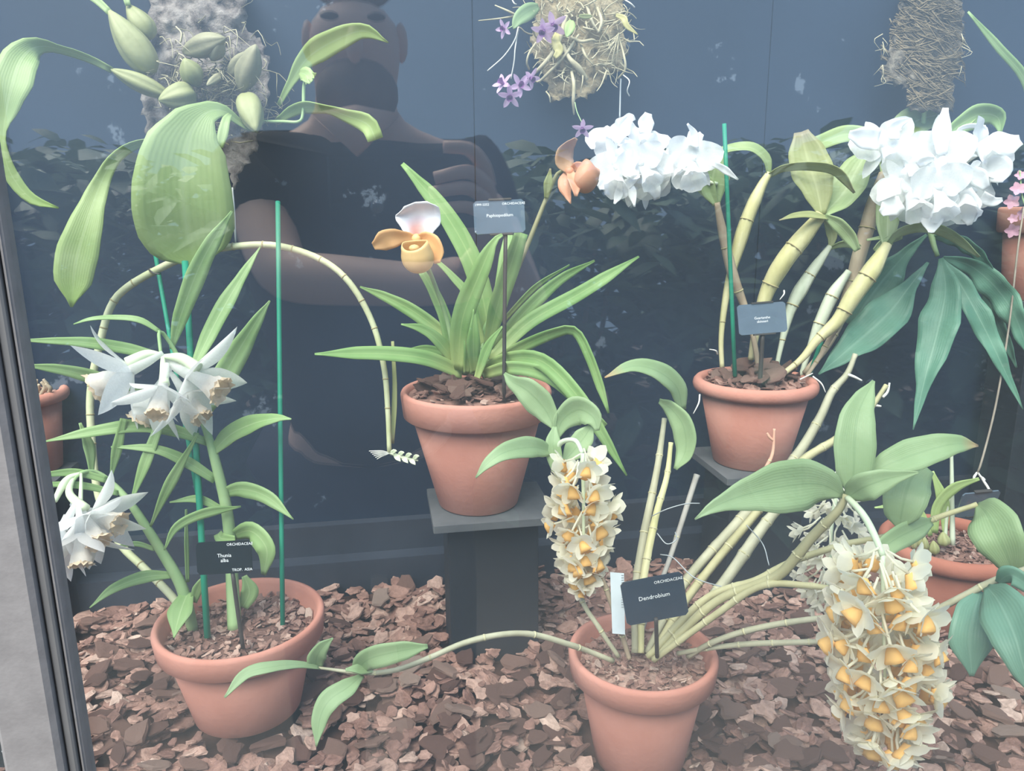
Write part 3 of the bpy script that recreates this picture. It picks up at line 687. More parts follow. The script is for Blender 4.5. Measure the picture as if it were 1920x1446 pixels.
for k, (dx, dy) in enumerate(((8,20),(14,12),(-2,24),(18,2))):
    leaf(A, [(572,138,1.19),(578+dx*0.5,140+dy*0.3,1.18),(575+dx,135+dy,1.175)], 14, 'lance', mat=GL, n=8, name='new_shoot')
leaf(A, [(562,135,1.19),(575,142,1.18),(580,158,1.175)], 30, 'ellip', mat=GL, n=8, name='new_shoot')
tube(A, 'dead_sheath', [(436,352,1.21),(439,400,1.2),(442,455,1.2)], [3,5,3], ROOTW, sides=5)
tube(A, 'root', [(330,50,1.2),(340,62,1.19),(338,80,1.19)], 3, ROOT, sides=5)
def genA(i):
    x = random.gauss(405, 45); y = random.gauss(165, 42); z = b0+random.uniform(-0.02, 0.04)
    P = [(x, y, z)]
    for k in range(3): P.append((P[-1][0]+random.gauss(0, 14), P[-1][1]+random.gauss(2, 12), z+random.uniform(-0.02, 0.015)))
    return P
strands(A, 'moss_root', 320, genA, (1.4, 3.2), MOSS)
def genA2(i):
    x = random.choice((300,330,340,400,420,470)); y = random.uniform(60, 150)
    return [(x, y, b0+0.01), (x+random.gauss(8, 8), y+random.uniform(-18, 5), b0-0.03), (x+random.gauss(14, 16), y+random.uniform(5, 30), b0-0.03)]
strands(A, 'aerial_root', 26, genA2, (2, 3.2), ROOT)

# ------------------------------------------------------------------ B. small cork piece with a tangle of roots and mauve flowers
DB = 1.36
mount = empty('cork_mount', at(1090, 90, DB), 'tan cork piece wrapped in pale tangled roots, hung on the wall', 'bark mount')
slab(mount, 'cork_slab', [(1002,-25),(1165,-25),(1172,40),(1174,105),(1166,135),(1150,138),(1118,165),(1098,186),(1075,180),(1034,192),(1022,150),(1012,118),(996,100),(1000,40)], DB, 0.035, CORKT, step=6, amp=0.010)
tube(mount, 'hanging_wire', [(1164,148,DB-0.01),(1163,175,DB-0.01),(1162,222,DB-0.01)], 3.5, WIRE, sides=6)
Bp = empty('orchid_plant', at(1080, 60, DB-0.03), 'miniature orchid of wiry roots with mauve flowers on the tan cork piece', 'orchid')
bd = DB-0.035
for P, w in (([(1062,30),(1045,85),(1020,120),(998,140),(992,145)], [8,10,9,8,5]), ([(1085,65),(1062,100),(1040,125),(1012,152),(1004,151)], [4,6,5,6,4]), ([(1072,135),(1076,160),(1075,190),(1076,215)], [6,7,7,3]),
             ([(1055,85),(1068,110),(1085,128),(1100,150)], [9,8,12,8]), ([(1070,70),(1090,78),(1110,75),(1120,80)], [6,7,6,3]), ([(1088,80),(1098,105),(1112,122)], [5,5,2]), ([(1100,10),(1110,40),(1122,60)], [6,6,4]),
             ([(1005,80),(992,100),(988,118),(992,130)], 4), ([(1120,15),(1128,40),(1122,62)], 6), ([(1160,70),(1170,105),(1172,130),(1158,148)], [4,4,5,3]), ([(1168,140),(1180,152),(1176,170),(1180,180)], 2.2),
             ([(972,50),(965,75),(945,105),(914,133)], 2.6), ([(972,55),(966,90),(964,115),(958,148)], 2.6), ([(972,32),(955,22),(928,10)], [6,4,2.5]), ([(968,30),(935,35),(897,39)], [4,3,2.2]), ([(958,-5),(964,6),(968,8)], 2.5), ([(1172,0),(1182,6),(1190,14)], 2.5),
             ([(1024,172),(1030,180),(1032,192)], 3)):
    tube(Bp, 'root', [(x, y, bd-0.012*math.sin(i*1.3)) for i, (x, y) in enumerate(P)], w, ROOT if not (isinstance(w, float) and w < 3) else ROOTW, sides=6)
def genB(i):
    for _ in range(40):
        x = random.uniform(995, 1172); y = random.uniform(-10, 150)
        if y < 150-abs(x-1085)*0.25: break
    a = random.uniform(0, 6.283); P = [(x, y, bd+random.uniform(-0.008, 0.02))]
    for k in range(3):
        a += random.gauss(0, 0.6); P.append((P[-1][0]+14*math.cos(a), P[-1][1]+14*math.sin(a), bd+random.uniform(-0.012, 0.02)))
    return P
strands(Bp, 'root_tangle', 130, genB, (1.8, 4.4), ROOT, 5)
def genB2(i):
    a = random.uniform(-2.9, -1.2)+math.pi; x, y = 1160, random.uniform(60, 80)
    L_ = random.uniform(25, 55); return [(x, y, bd), (x-L_*0.5*abs(math.cos(a)), y+L_*0.3, bd-0.02), (x-L_*abs(math.cos(a)), y+L_*abs(math.sin(a)), bd-0.01)]
strands(Bp, 'root_fan', 24, genB2, (1.6, 2.4), ROOT)
leaf(Bp, [(1010,12,bd),(990,22,bd-0.02),(972,36,bd-0.03),(962,55,bd-0.03)], 30, 'ellip', mat=GD)
leaf(Bp, [(1045,62,bd-0.01),(1042,80,bd-0.02),(1048,95,bd-0.02),(1040,108,bd-0.02)], [10,16,18,8], mat=YL)
leaf(Bp, [(1072,38,bd-0.02),(1068,52,bd-0.03),(1062,70,bd-0.03)], 20, 'ellip', mat=GL)
leaf(Bp, [(1085,30,bd-0.02),(1100,31,bd-0.02),(1112,30,bd-0.02)], 9, 'ellip', mat=GO)
leaf(Bp, [(1155,28,bd-0.02),(1170,35,bd-0.03),(1175,48,bd-0.03),(1196,65,bd-0.03)], [6,12,9,2], mat=YL)
for px, py, fc, sz, rl in ((946,54,(-.5,-.3,.7),19,10), (1036,46,(.2,-.7,.6),30,30), (1020,58,(-.3,-.6,.6),26,60), (944,158,(-.5,.3,.7),24,20), (974,160,(.3,-.2,.8),24,40), (957,180,(-.1,-.6,.7),25,0), (994,146,(.5,-.5,.5),22,70), (1092,240,(0,-.7,.6),22,0)):
    flower(Bp, px, py, bd-0.03, fc, sz, MAU, rl)
tube(Bp, 'flower_stalk', [(1078,192,bd-0.02),(1082,210,bd-0.025),(1092,232,bd-0.03)], 2, STEMG, sides=5)
tube(Bp, 'flower_stalk', [(966,40,bd-0.02),(962,48,bd-0.03),(950,55,bd-0.03)], 2, STEMG, sides=5)

# ------------------------------------------------------------------ C. tree-fern pole
DC = 1.47
fern = empty('fern_pole', at(1740, 80, DC), 'shaggy brown tree-fern fibre pole hung above white cattleya flowers', 'fern pole')
slab(fern, 'fibre_core', [(1692,-25),(1800,-25),(1808,60),(1800,128),(1786,150),(1786,208),(1702,208),(1702,170),(1655,148),(1650,138),(1668,100),(1682,40)], DC, 0.04, mat_cork('fern_fibre_core', (rgb(74,68,60), rgb(118,110,98), rgb(150,142,128)), 60), step=6, amp=0.010, bulge=0.035)
def genC(i):
    y = random.uniform(-15, 195); lo, hi = (1672, 1806) if 40 < y < 145 else ((1690, 1800) if y < 40 else (1704, 1784))
    if 100 < y < 148: lo = 1655
    x = random.uniform(lo, hi); L_ = random.uniform(10, 30); sl = random.gauss(0.25, 0.5)
    r = lambda q: DC-0.005-0.038*(1-min(1, abs(q-1740)/72)**2)
    P = [(x-L_, y-sl*L_, 0), (x, y+random.gauss(0, 3), 0), (x+L_, y+sl*L_, 0)]
    return [(min(max(a, lo-4), hi+4), b, r(a)-random.uniform(0, 0.008)) for a, b, _ in P]
strands(fern, 'fibre', 420, genC, (1.6, 3.6), FIBRE)
def genC2(i):
    x = random.choice((1655, 1700, 1720, 1803)); y = random.uniform(60, 180)
    return [(x, y, DC-0.02), (x+random.gauss(0, 8), y+12, DC-0.03), (x+random.gauss(0, 14), y+random.uniform(15, 34), DC-0.02)]
strands(fern, 'loose_fibre', 22, genC2, (1.2, 2.2), ROOT)

# ------------------------------------------------------------------ D. thunia in the wide pot
dl = 1.115
TH = empty('orchid_plant', (cL.x, cL.y, zsl), 'leafy cane orchid with drooping white trumpet flowers in the wide shallow pot', 'orchid')
_, C1 = tube(TH, 'stem', [(362,1182,dl),(340,1100,1.1),(300,1030,1.09),(245,945,1.07),(205,902,1.06),(178,885,1.05),(150,888,1.03),(128,915,1.02)], [20,22,20,18,16,12,8,6], STEMG, sides=10)
_, C2 = tube(TH, 'stem', [(440,1180,dl),(436,1100,1.12),(432,1020,1.12),(424,950,1.11),(405,870,1.1),(388,810,1.1),(360,730,1.09),(330,662,1.08),(308,628,1.07),(298,622,1.06),(302,668,1.05)], [26,24,22,22,20,18,14,11,9,7,6], STEMG, sides=10)
for P, w, pf, rl in (
    ([(322,655,1.085),(342,585,1.08),(382,485,1.08),(435,396,1.09)], [8,30,38,30,4], None, 15),
    ([(362,690,1.1),(408,595,1.12),(452,520,1.14),(488,463,1.16)], [14,30,32,18,2], None, -20),
    ([(385,770,1.1),(430,690,1.12),(480,605,1.13),(506,564,1.14)], [26,48,44,26,3], None, 20),
    ([(300,622,1.06),(262,600,1.05),(215,595,1.04),(170,598,1.03),(138,608,1.03)], [8,13,11,8,2], None, 30),
    ([(300,668,1.08),(230,652,1.06),(150,641,1.03),(38,638,1.0)], [14,22,22,14,4], None, 10),
    ([(270,735,1.1),(200,714,1.08),(120,694,1.05),(44,685,1.03)], [10,24,26,18,4], None, -10),
    ([(390,830,1.1),(330,808,1.08),(260,798,1.06),(180,808,1.04),(84,828,1.02)], [14,24,26,20,3], None, 15),
    ([(404,900,1.1),(350,866,1.08),(290,842,1.06),(208,838,1.05)], [16,22,16,3], None, 10),
    ([(395,852,1.1),(430,815,1.09),(475,793,1.08),(520,784,1.07),(546,786,1.06)], [14,34,38,22,3], None, -25),
    ([(414,928,1.11),(450,918,1.1),(500,932,1.09),(550,974,1.08)], [18,32,26,2], None, 20),
    ([(420,958,1.11),(372,936,1.1),(318,942,1.09)], [12,16,3], None, 10),
    ([(308,1032,1.06),(330,990,1.07),(380,964,1.08),(452,950,1.1)], [3,18,20,3], None, 20),
    ([(436,1005,1.12),(470,998,1.1),(498,1030,1.09),(494,1078,1.1)], [20,42,40,10], None, 30),
    ([(408,1000,1.12),(415,1010,1.11),(440,1012,1.1)], [16,22,14], None, 10),
    ([(208,896,1.06),(220,840,1.05),(232,785,1.05)], [5,19,12], None, 10),
    ([(246,940,1.07),(272,868,1.06),(302,788,1.06)], [5,22,16], None, -15),
    ([(282,988,1.08),(315,915,1.07),(372,812,1.07)], [4,22,4], None, 15),
    ([(172,886,1.05),(168,840,1.05),(150,793,1.05)], [10,24,5], None, 35),
    ([(200,900,1.05),(140,886,1.03),(70,892,1.0)], [12,15,8], None, 0),
    ([(222,925,1.06),(150,910,1.03),(75,908,1.0)], [10,14,8], None, 10),
    ([(290,1030,1.09),(255,1020,1.08),(212,1026,1.07)], [8,10,2], None, 0),
    ([(325,1078,1.1),(270,1082,1.08),(212,1104,1.05),(168,1140,1.03)], [12,24,18,2], None, 10),
    ([(352,1110,1.1),(336,1150,1.07),(326,1196,1.05)], [24,46,3], None, 20),
    ([(352,1092,1.11),(350,1020,1.11),(349,955,1.11)], [8,10,4], None, 40),
    ([(362,1130,1.1),(375,1095,1.09),(385,1082,1.09)], [14,20,6], None, 10),
    ([(455,1140,1.13),(468,1110,1.13),(458,1080,1.13)], [20,34,10], None, 10)):
    leaf(TH, P, w, roll=rl, mat=GT, n=18, fold=0.22)
w_ = [15,14,14,14,14,14,13,12,11,9]
_, C3 = tube(TH, 'old_cane', [(345,1150,dl),(322,1118,1.13),(270,1065,1.16),(222,1015,1.18),(185,930,1.2),(172,820,1.21),(170,735,1.21),(186,650,1.21),(208,575,1.21),(240,538,1.21),(300,503,1.2),(360,478,1.2),(440,462,1.19),(520,461,1.19),(600,486,1.19),(655,530,1.19),(698,605,1.2),(720,690,1.2),(727,770,1.2),(730,848,1.2)],
             w_, mat_noise('old_cane_pale', rgb(178,184,140), rgb(206,208,172), 24, 0.55, 0.2, 80), n=110, sides=9)
joint_rings(TH, C3, w_, 26, JOINT)
for k in range(6):
    tube(TH, 'root', [(730,850,1.2),(716,846+2*k,1.19),(692+3*k,846+3*k,1.18)], [3,2.5,1.5], ROOTW, sides=5)
for k in range(7):
    x = 736+k*7; leaf(TH, [(x-4,853+k*1.6,1.2),(x+3,850+k*1.6+(8 if k % 2 else -4),1.195),(x+8,853+k*1.6+(11 if k % 2 else -7),1.19)], 9, 'lance', mat=IVORY, n=6, name='bud_scale')
tube(TH, 'keiki_stem', [(728,848,1.2),(755,858,1.2),(784,864,1.2)], [6,7,3], IVORY, sides=6)
leaf(TH, [(736,640,1.21),(740,720,1.21),(738,790,1.21),(736,832,1.21)], [6,9,11,6], mat=GO, roll=30)
tube(TH, 'tie', [(278,505,1.195),(288,512,1.19),(300,514,1.19)], 3, LSTAKE, sides=5)
for px, py, d, fc, sz, rl, q in ((252,690,1.04,(-.85,-.45,.2),104,20,0), (306,722,1.02,(.05,-.85,.5),84,5,1), (352,700,1.05,(.85,-.4,.2),104,-15,0), (296,730,1.07,(-.45,-.8,.1),88,40,1), (345,735,1.06,(.6,-.75,.2),84,60,1)):
    flower(TH, px, py, d, fc, sz, THU[q], rl)
for P, w in (([(304,665,1.05),(275,665,1.045),(240,682,1.04)], [8,20,26]), ([(304,668,1.05),(340,672,1.05),(372,692,1.05)], [8,20,24]), ([(305,668,1.05),(306,690,1.035),(308,722,1.02)], [7,12,20])):
    tube(TH, 'bract', P, w, IVORY, sides=10)
for px, py, d, fc, sz, rl, q in ((118,988,0.99,(-.35,-.85,.35),90,10,0), (156,968,1.0,(.6,-.6,.4),92,-20,1), (172,962,1.02,(.85,-.25,.2),86,10,0), (150,996,0.98,(.2,-.9,.3),84,40,1), (108,1008,1.02,(-.3,-.9,.1),80,0,1)):
    flower(TH, px, py, d, fc, sz, THU[q], rl)
for P, w in (([(150,888,1.03),(125,900,1.02),(102,940,1.0)], [7,14,10]), ([(140,890,1.03),(130,925,1.01),(160,955,1.0)], [7,14,20]), ([(152,888,1.03),(152,910,1.02),(150,960,1.0)], [5,7,10])):
    tube(TH, 'bract', P, w, IVORY, sides=10)

# ------------------------------------------------------------------ E. slipper orchid on the middle plinth
random.seed(5)
dm = dep(cm)
PA = empty('orchid_plant', (cm.x, cm.y, zsm), 'slipper orchid with strap leaves and two pouched flowers on the central plinth', 'orchid')
for P, w, rl in (
    ([(868,700,1.25),(800,672,1.2),(710,662,1.16),(590,664,1.12)], [24,30,30,26,4], 20),
    ([(855,668,1.28),(800,654,1.27),(750,660,1.25)], [12,15,3], 10),
    ([(848,640,1.29),(780,588,1.3),(725,558,1.31),(675,538,1.32)], [22,28,26,18,3], -15),
    ([(850,675,1.25),(820,636,1.23),(790,616,1.22),(752,608,1.21)], [18,24,18,3], 15),
    ([(848,690,1.25),(838,610,1.24),(815,550,1.24),(790,508,1.24)], [18,24,22,14], 10),
    ([(858,695,1.24),(866,600,1.2),(898,515,1.17),(925,455,1.16),(942,440,1.16)], [24,38,42,34,6], -10),
    ([(915,690,1.28),(912,590,1.3),(885,490,1.3),(835,400,1.3),(780,335,1.3),(754,307,1.3)], [26,36,40,38,30,8], 10),
    ([(915,650,1.26),(935,570,1.24),(958,500,1.23),(978,436,1.23)], [18,34,36,26], 15),
    ([(930,600,1.29),(940,540,1.29),(950,470,1.3),(955,430,1.31)], [18,26,26,14], -10),
    ([(905,650,1.28),(880,560,1.28),(850,520,1.28),(818,488,1.28)], [14,18,16,8], 20),
    ([(925,660,1.27),(985,585,1.3),(1050,525,1.33),(1115,489,1.35)], [20,28,26,18,4], 15),
    ([(920,675,1.26),(990,605,1.28),(1090,548,1.31),(1198,481,1.34)], [22,28,28,24,4], -12),
    ([(945,600,1.3),(1005,538,1.33),(1068,497,1.35)], [10,12,3], 30),
    ([(915,690,1.25),(970,655,1.23),(1040,625,1.21),(1078,622,1.2),(1105,670,1.19),(1130,740,1.19),(1141,775,1.19)], [18,24,24,22,20,18,4], [20,20,40,30,10]),
    ([(905,695,1.24),(955,674,1.19),(1015,678,1.15),(1075,735,1.12),(1120,800,1.11),(1175,892,1.1)], [22,28,32,34,30,20,3], [10,20,10]),
    ([(905,702,1.23),(960,690,1.18),(1030,706,1.15),(1090,755,1.13),(1136,798,1.12)], [20,26,28,26,8], 15),
    ([(890,700,1.23),(888,640,1.2),(890,580,1.19)], [16,26,6], 10),
    ([(893,712,1.22),(915,650,1.2),(942,612,1.19)], [12,20,4], -15),
    ([(875,700,1.24),(878,650,1.22),(872,600,1.22)], [12,18,4], 20),
    ([(880,700,1.26),(905,640,1.28),(925,590,1.3)], [16,24,16], -10)):
    leaf(PA, P, w, roll=rl, mat=GP, n=22, fold=0.3)
for x, y in ((862,690), (905,700), (885,680)):
    bulb(PA, (x+10, y+14, 1.275), (x+12, y-34, 1.27), 26, MATS['stem_green'], 4, name='leaf_fan_base')
tube(PA, 'flower_stalk', [(856,690,1.25),(838,600,1.23),(810,520,1.2),(788,470,1.18),(786,452,1.17)], 8, STEMG)
tube(PA, 'flower_stalk', [(915,670,1.28),(955,545,1.27),(995,445,1.26),(1026,368,1.25),(1046,325,1.24),(1066,318,1.225)], [9,9,9,9,8,7], mat_noise('stalk_brown_green', rgb(140,136,104), rgb(164,160,124), 30, 0.6))
leaf(PA, [(1024,372,1.245),(1028,345,1.235),(1032,316,1.23)], [8,18,3], mat=GO, name='bract')
def mat_dorsal():
    m, nt, b, out = nodes_of('sepal_white_blotched'); L = nt.links
    uv = N(nt, 'ShaderNodeUVMap'); sp = N(nt, 'ShaderNodeSeparateXYZ'); L.new(uv.outputs['UV'], sp.inputs[0])
    mp = N(nt, 'ShaderNodeMapping'); mp.inputs['Location'].default_value = (-0.5*2.2, 0.0, 0); mp.inputs['Scale'].default_value = (2.2, 1.5, 1); L.new(uv.outputs['UV'], mp.inputs['Vector'])
    ln = N(nt, 'ShaderNodeVectorMath', operation='LENGTH'); L.new(mp.outputs['Vector'], ln.inputs[0])
    rp = ramp(nt, [(0.28, rgb(172,108,88)), (0.62, rgb(214,164,158)), (0.9, rgb(240,228,238)), (1.0, rgb(246,244,250))]); L.new(ln.outputs['Value'], rp.inputs['Fac'])
    L.new(rp.outputs['Color'], b.inputs['Base Color']); b.inputs['Roughness'].default_value = 0.5
    return m
DORS = mat_dorsal()
fd = 1.165
fl1 = put('flower', M_of(ball(0.008, 0.008, 0.008), mat=AMBERY, name='flower'), PA, Matrix.Translation(at(781, 448, fd)))
leaf(fl1, [(780,450,fd),(783,430,fd+0.004),(784,405,fd+0.002),(779,382,fd-0.012)], [22,58,84,84,44], fold=0.25, mat=DORS, n=14, m=8, name='dorsal_sepal', wave=0.06, waves=2)
leaf(fl1, [(780,447,fd),(755,445,fd-0.008),(725,450,fd-0.016),(700,462,fd-0.02)], [12,22,36,40,14], roll=-15, fold=0.2, mat=AMBER, n=14, m=6, name='petal', wave=0.12, waves=2)
leaf(fl1, [(782,447,fd),(800,450,fd-0.006),(815,470,fd-0.012),(820,494,fd-0.01)], [14,30,44,34,12], roll=25, fold=0.2, mat=AMBER, n=14, m=6, name='petal', wave=0.08, waves=2)
leaf(fl1, [(783,452,fd+0.012),(786,475,fd+0.014),(792,500,fd+0.01)], [30,52,44,10], fold=0.2, mat=AMBERY, n=10, m=6, name='synsepal')
def pouch(parent, px, py, d, w, h, face, mat, roll=0):
    """open slipper: a deep egg with a wide rimmed mouth at the top"""
    V = []; Fc = []; n = 14; sd = 24
    for i in range(n):
        t = i/(n-1); ph = math.pi*(0.22+0.78*t); r = math.sin(ph)**0.85; z = math.cos(ph)
        if i < 2: r *= 1.08+0.06*(1-i)
        for k in range(sd):
            a = 2*math.pi*k/sd; ear = 0.22*abs(math.cos(a))**3*max(0, 1-t*5)
            V.append(Vector((r*math.cos(a)*0.5*w, z*0.55*h+ear*h*0.5-0.05*h*math.sin(a)*(1-t), r*math.sin(a)*0.42*w)))
    for i in range(n-1):
        for k in range(sd):
            k2 = (k+1) % sd; Fc.append((i*sd+k, (i+1)*sd+k, (i+1)*sd+k2, i*sd+k2))
    f = cvec(*face); p = at(px, py, d); up = Matrix.Rotation(R(roll), 3, f) @ cu
    M = facing(p, f, up, d/F); V = [M @ v for v in V]
    return MB().add(V, Fc).build('pouch', mat, parent, solid=0.0012)
pouch(fl1, 783, 482, fd-0.018, 62, 54, (-.25, -.5, .8), AMBERY)
MB().add(*ball(0.0085, 0.010, 0.006, at(777, 466, fd-0.024))).build('staminode', AMBERY, fl1)
f2 = 1.215
fl2 = put('flower', M_of(ball(0.008, 0.008, 0.008), mat=SALMON, name='flower'), PA, Matrix.Translation(at(1068, 322, f2)))
leaf(fl2, [(1068,322,f2),(1058,300,f2),(1064,278,f2-0.004),(1080,260,f2-0.02)], [16,40,38,22,8], roll=30, fold=0.3, mat=SALMONB, n=12, m=6, name='dorsal_sepal')
leaf(fl2, [(1066,322,f2),(1060,345,f2-0.006),(1064,365,f2-0.008),(1070,382,f2-0.01)], [14,32,28,14,2], roll=20, fold=0.25, mat=SALMON, n=12, m=6, name='synsepal', wave=0.1, waves=2)
leaf(fl2, [(1068,322,f2-0.004),(1078,340,f2-0.02),(1080,368,f2-0.026)], [12,26,22,6], roll=-20, mat=SALMON, n=10, m=6, name='petal', wave=0.1, waves=2)
leaf(fl2, [(1070,322,f2+0.004),(1082,312,f2-0.01),(1096,312,f2-0.02)], [10,18,12], mat=SALMON, n=8, m=6, name='petal')
pouch(fl2, 1100, 333, f2-0.012, 50, 52, (.7, -.35, .5), SALMON, roll=-10)

# ------------------------------------------------------------------ G. white cattleya in the round-rimmed pot
dr = dep(cR)
GU = empty('orchid_plant', (cR.x, cR.y, zsr), 'cattleya orchid with club-shaped yellow canes and two heads of white flowers', 'orchid')
def club(pts, w, mat, joints=3):
    o, C = tube(GU, 'pseudobulb', pts, w, mat, n=44, sides=16, rib=0.10)
    joint_rings(o, C, w, joints, JOINT, 0.1, 0.9); return o
club([(1354,690,1.46),(1352,640,1.46),(1357,585,1.46),(1368,525,1.46),(1396,425,1.45),(1425,355,1.44),(1442,325,1.44)], [9,10,13,17,26,24,13], CANEY)
club([(1424,700,1.45),(1412,630,1.45),(1394,570,1.45),(1374,515,1.44),(1358,450,1.43),(1344,380,1.42)], [10,10,14,20,18,11], CANET)
club([(1408,675,1.47),(1418,620,1.46),(1438,548,1.45),(1470,490,1.43),(1508,442,1.42),(1540,402,1.41)], [12,16,26,34,34,22], CANEY)
club([(1456,690,1.49),(1462,660,1.49),(1482,582,1.48),(1512,526,1.47),(1542,482,1.46),(1556,462,1.46)], [8,10,18,26,20,10], CANEW)
club([(1508,700,1.47),(1556,640,1.47),(1594,545,1.47),(1608,490,1.46),(1628,420,1.45),(1650,345,1.44),(1656,325,1.44)], [10,14,22,26,28,30,16], CANET)
club([(1440,722,1.42),(1500,676,1.42),(1532,638,1.41),(1570,602,1.4),(1600,556,1.39),(1636,505,1.38),(1664,458,1.38)], [9,11,16,24,32,34,18], CANEY, 4)
club([(1502,705,1.48),(1518,655,1.48),(1538,604,1.47),(1562,552,1.46),(1592,508,1.45)], [9,12,22,24,12], CANEW)
club([(1512,706,1.44),(1540,664,1.44),(1562,625,1.43),(1590,590,1.42)], [7,9,11,9], CANET, 3)
for x, y, x2_, y2_ in ((1312,740,1300,776), (1524,706,1548,736), (1500,712,1524,700), (1345,664,1330,655), (1470,545,1462,562)):
    tube(GU, 'root', [(x,y,1.4),((x+x2_)/2+4,(y+y2_)/2-2,1.39),(x2_,y2_,1.39)], [3.5,3,1.6], ROOTW, sides=5)
for P, w, rl, mt in (
    ([(1442,328,1.44),(1438,298,1.43),(1412,276,1.42),(1375,276,1.42),(1325,292,1.42)], [12,24,26,26,22,8], [50,50,55,50], GC),
    ([(1442,330,1.44),(1470,316,1.42),(1520,312,1.4),(1568,322,1.39),(1602,362,1.39)], [14,20,22,24,24,6], [50,45,50], GO),
    ([(1344,384,1.42),(1338,352,1.41),(1342,318,1.4),(1356,284,1.4)], [14,46,62,44,8], 20, GC),
    ([(1342,384,1.42),(1318,340,1.41),(1300,318,1.4)], [12,36,10], -10, GC),
    ([(1541,402,1.41),(1532,350,1.41),(1515,295,1.42),(1502,246,1.43)], [16,52,76,66,26], 10, GO),
    ([(1544,402,1.41),(1580,360,1.42),(1606,315,1.43),(1628,278,1.44)], [16,54,66,52,6], -15, GC),
    ([(1552,408,1.4),(1520,402,1.39),(1490,404,1.385),(1461,413,1.38)], [10,18,14,2], [50,40], GO),
    ([(1546,405,1.4),(1572,422,1.39),(1592,444,1.39),(1608,470,1.39)], [10,26,26,12], 20, GC),
    ([(1557,464,1.46),(1560,440,1.46),(1548,412,1.46)], [8,20,10], 10, GO),
    ([(1556,466,1.46),(1580,458,1.45),(1605,462,1.45),(1625,474,1.45)], [8,16,16,3], 40, GC),
    ([(1664,460,1.38),(1684,438,1.37),(1730,426,1.36),(1780,440,1.36),(1836,482,1.37)], [16,26,28,22,6], [50,45,40], GC),
    ([(1640,470,1.4),(1655,455,1.4),(1690,440,1.4),(1625,450,1.4)], [10,18,12,4], 30, GC),
    ([(1664,460,1.39),(1664,420,1.4),(1668,370,1.41),(1690,330,1.42)], [18,40,42,30], 0, GC),
    ([(1660,330,1.44),(1676,270,1.46),(1715,226,1.47),(1765,212,1.48)], [18,50,62,40], -20, GC),
    ([(1660,300,1.45),(1640,262,1.45),(1590,250,1.44),(1530,270,1.43)], [14,30,34,30], 25, GC),
    ([(1770,262,1.46),(1800,236,1.46),(1840,216,1.46),(1870,222,1.46),(1876,252,1.46)], [10,32,46,36,4], 20, GT),
    ([(1780,250,1.47),(1810,228,1.47),(1846,206,1.47)], [8,22,3], -30, GL)):
    leaf(GU, P, w, roll=rl, mat=mt, n=20, m=6, fold=0.28)
# flower heads
for px, py, d, fc, sz, rl, q in ((1150,262,1.33,(-.6,.35,.7),58,15,0), (1205,268,1.34,(.25,.55,.75),56,-20,1), (1160,315,1.29,(-.55,-.1,.8),60,10,2), (1200,308,1.27,(.1,-.1,1),54,25,0), (1185,335,1.31,(-.1,-.65,.7),58,170,1), (1215,335,1.32,(.45,-.55,.6),56,190,2),
        (1256,312,1.33,(-.1,.1,1),52,30,1), (1296,300,1.31,(.15,-.05,1),62,-8,0)):
    flower(GU, px, py, d, fc, sz, CAT[q], rl)
for px, py, d, fc, sz, rl, q in ((1655,275,1.36,(-.3,.1,.9),66,20,0), (1760,292,1.34,(0,.15,.95),72,0,2), (1842,285,1.36,(.5,.2,.8),70,-35,1), (1700,355,1.33,(-.45,-.2,.8),66,25,2), (1755,350,1.30,(0,-.25,.95),66,8,0), (1812,355,1.33,(.4,-.35,.8),66,-30,1), (1742,385,1.36,(-.1,-.7,.6),60,170,1), (1700,285,1.39,(.3,.3,.8),58,70,0)):
    flower(GU, px, py, d, fc, sz, CAT[q], rl)
for P in ([(1345,345,1.41),(1290,330,1.4),(1240,300,1.37),(1190,285,1.36)], [(1660,300,1.44),(1700,264,1.42),(1740,268,1.4),(1790,270,1.39)], [(1665,330,1.43),(1705,285,1.4),(1700,330,1.38)], [(1720,275,1.41),(1745,300,1.39),(1760,340,1.36)], [(1790,272,1.39),(1820,268,1.38),(1842,280,1.37)], [(1255,290,1.38),(1225,275,1.37),(1205,270,1.36)]):
    tube(GU, 'flower_stalk', P, [7,6,5], mat_noise('stalk_pale', rgb(196,210,180), rgb(214,224,200), 20, 0.5) if 'stalk_pale' not in MATS else MATS['stalk_pale'])
leaf(GU, [(1795,262,1.39),(1798,244,1.385),(1820,236,1.38),(1845,240,1.375),(1848,258,1.375),(1838,272,1.375)], [5,9,10,10,9,4], mat=WHITE, n=16, name='curled_sepal', roll=30)
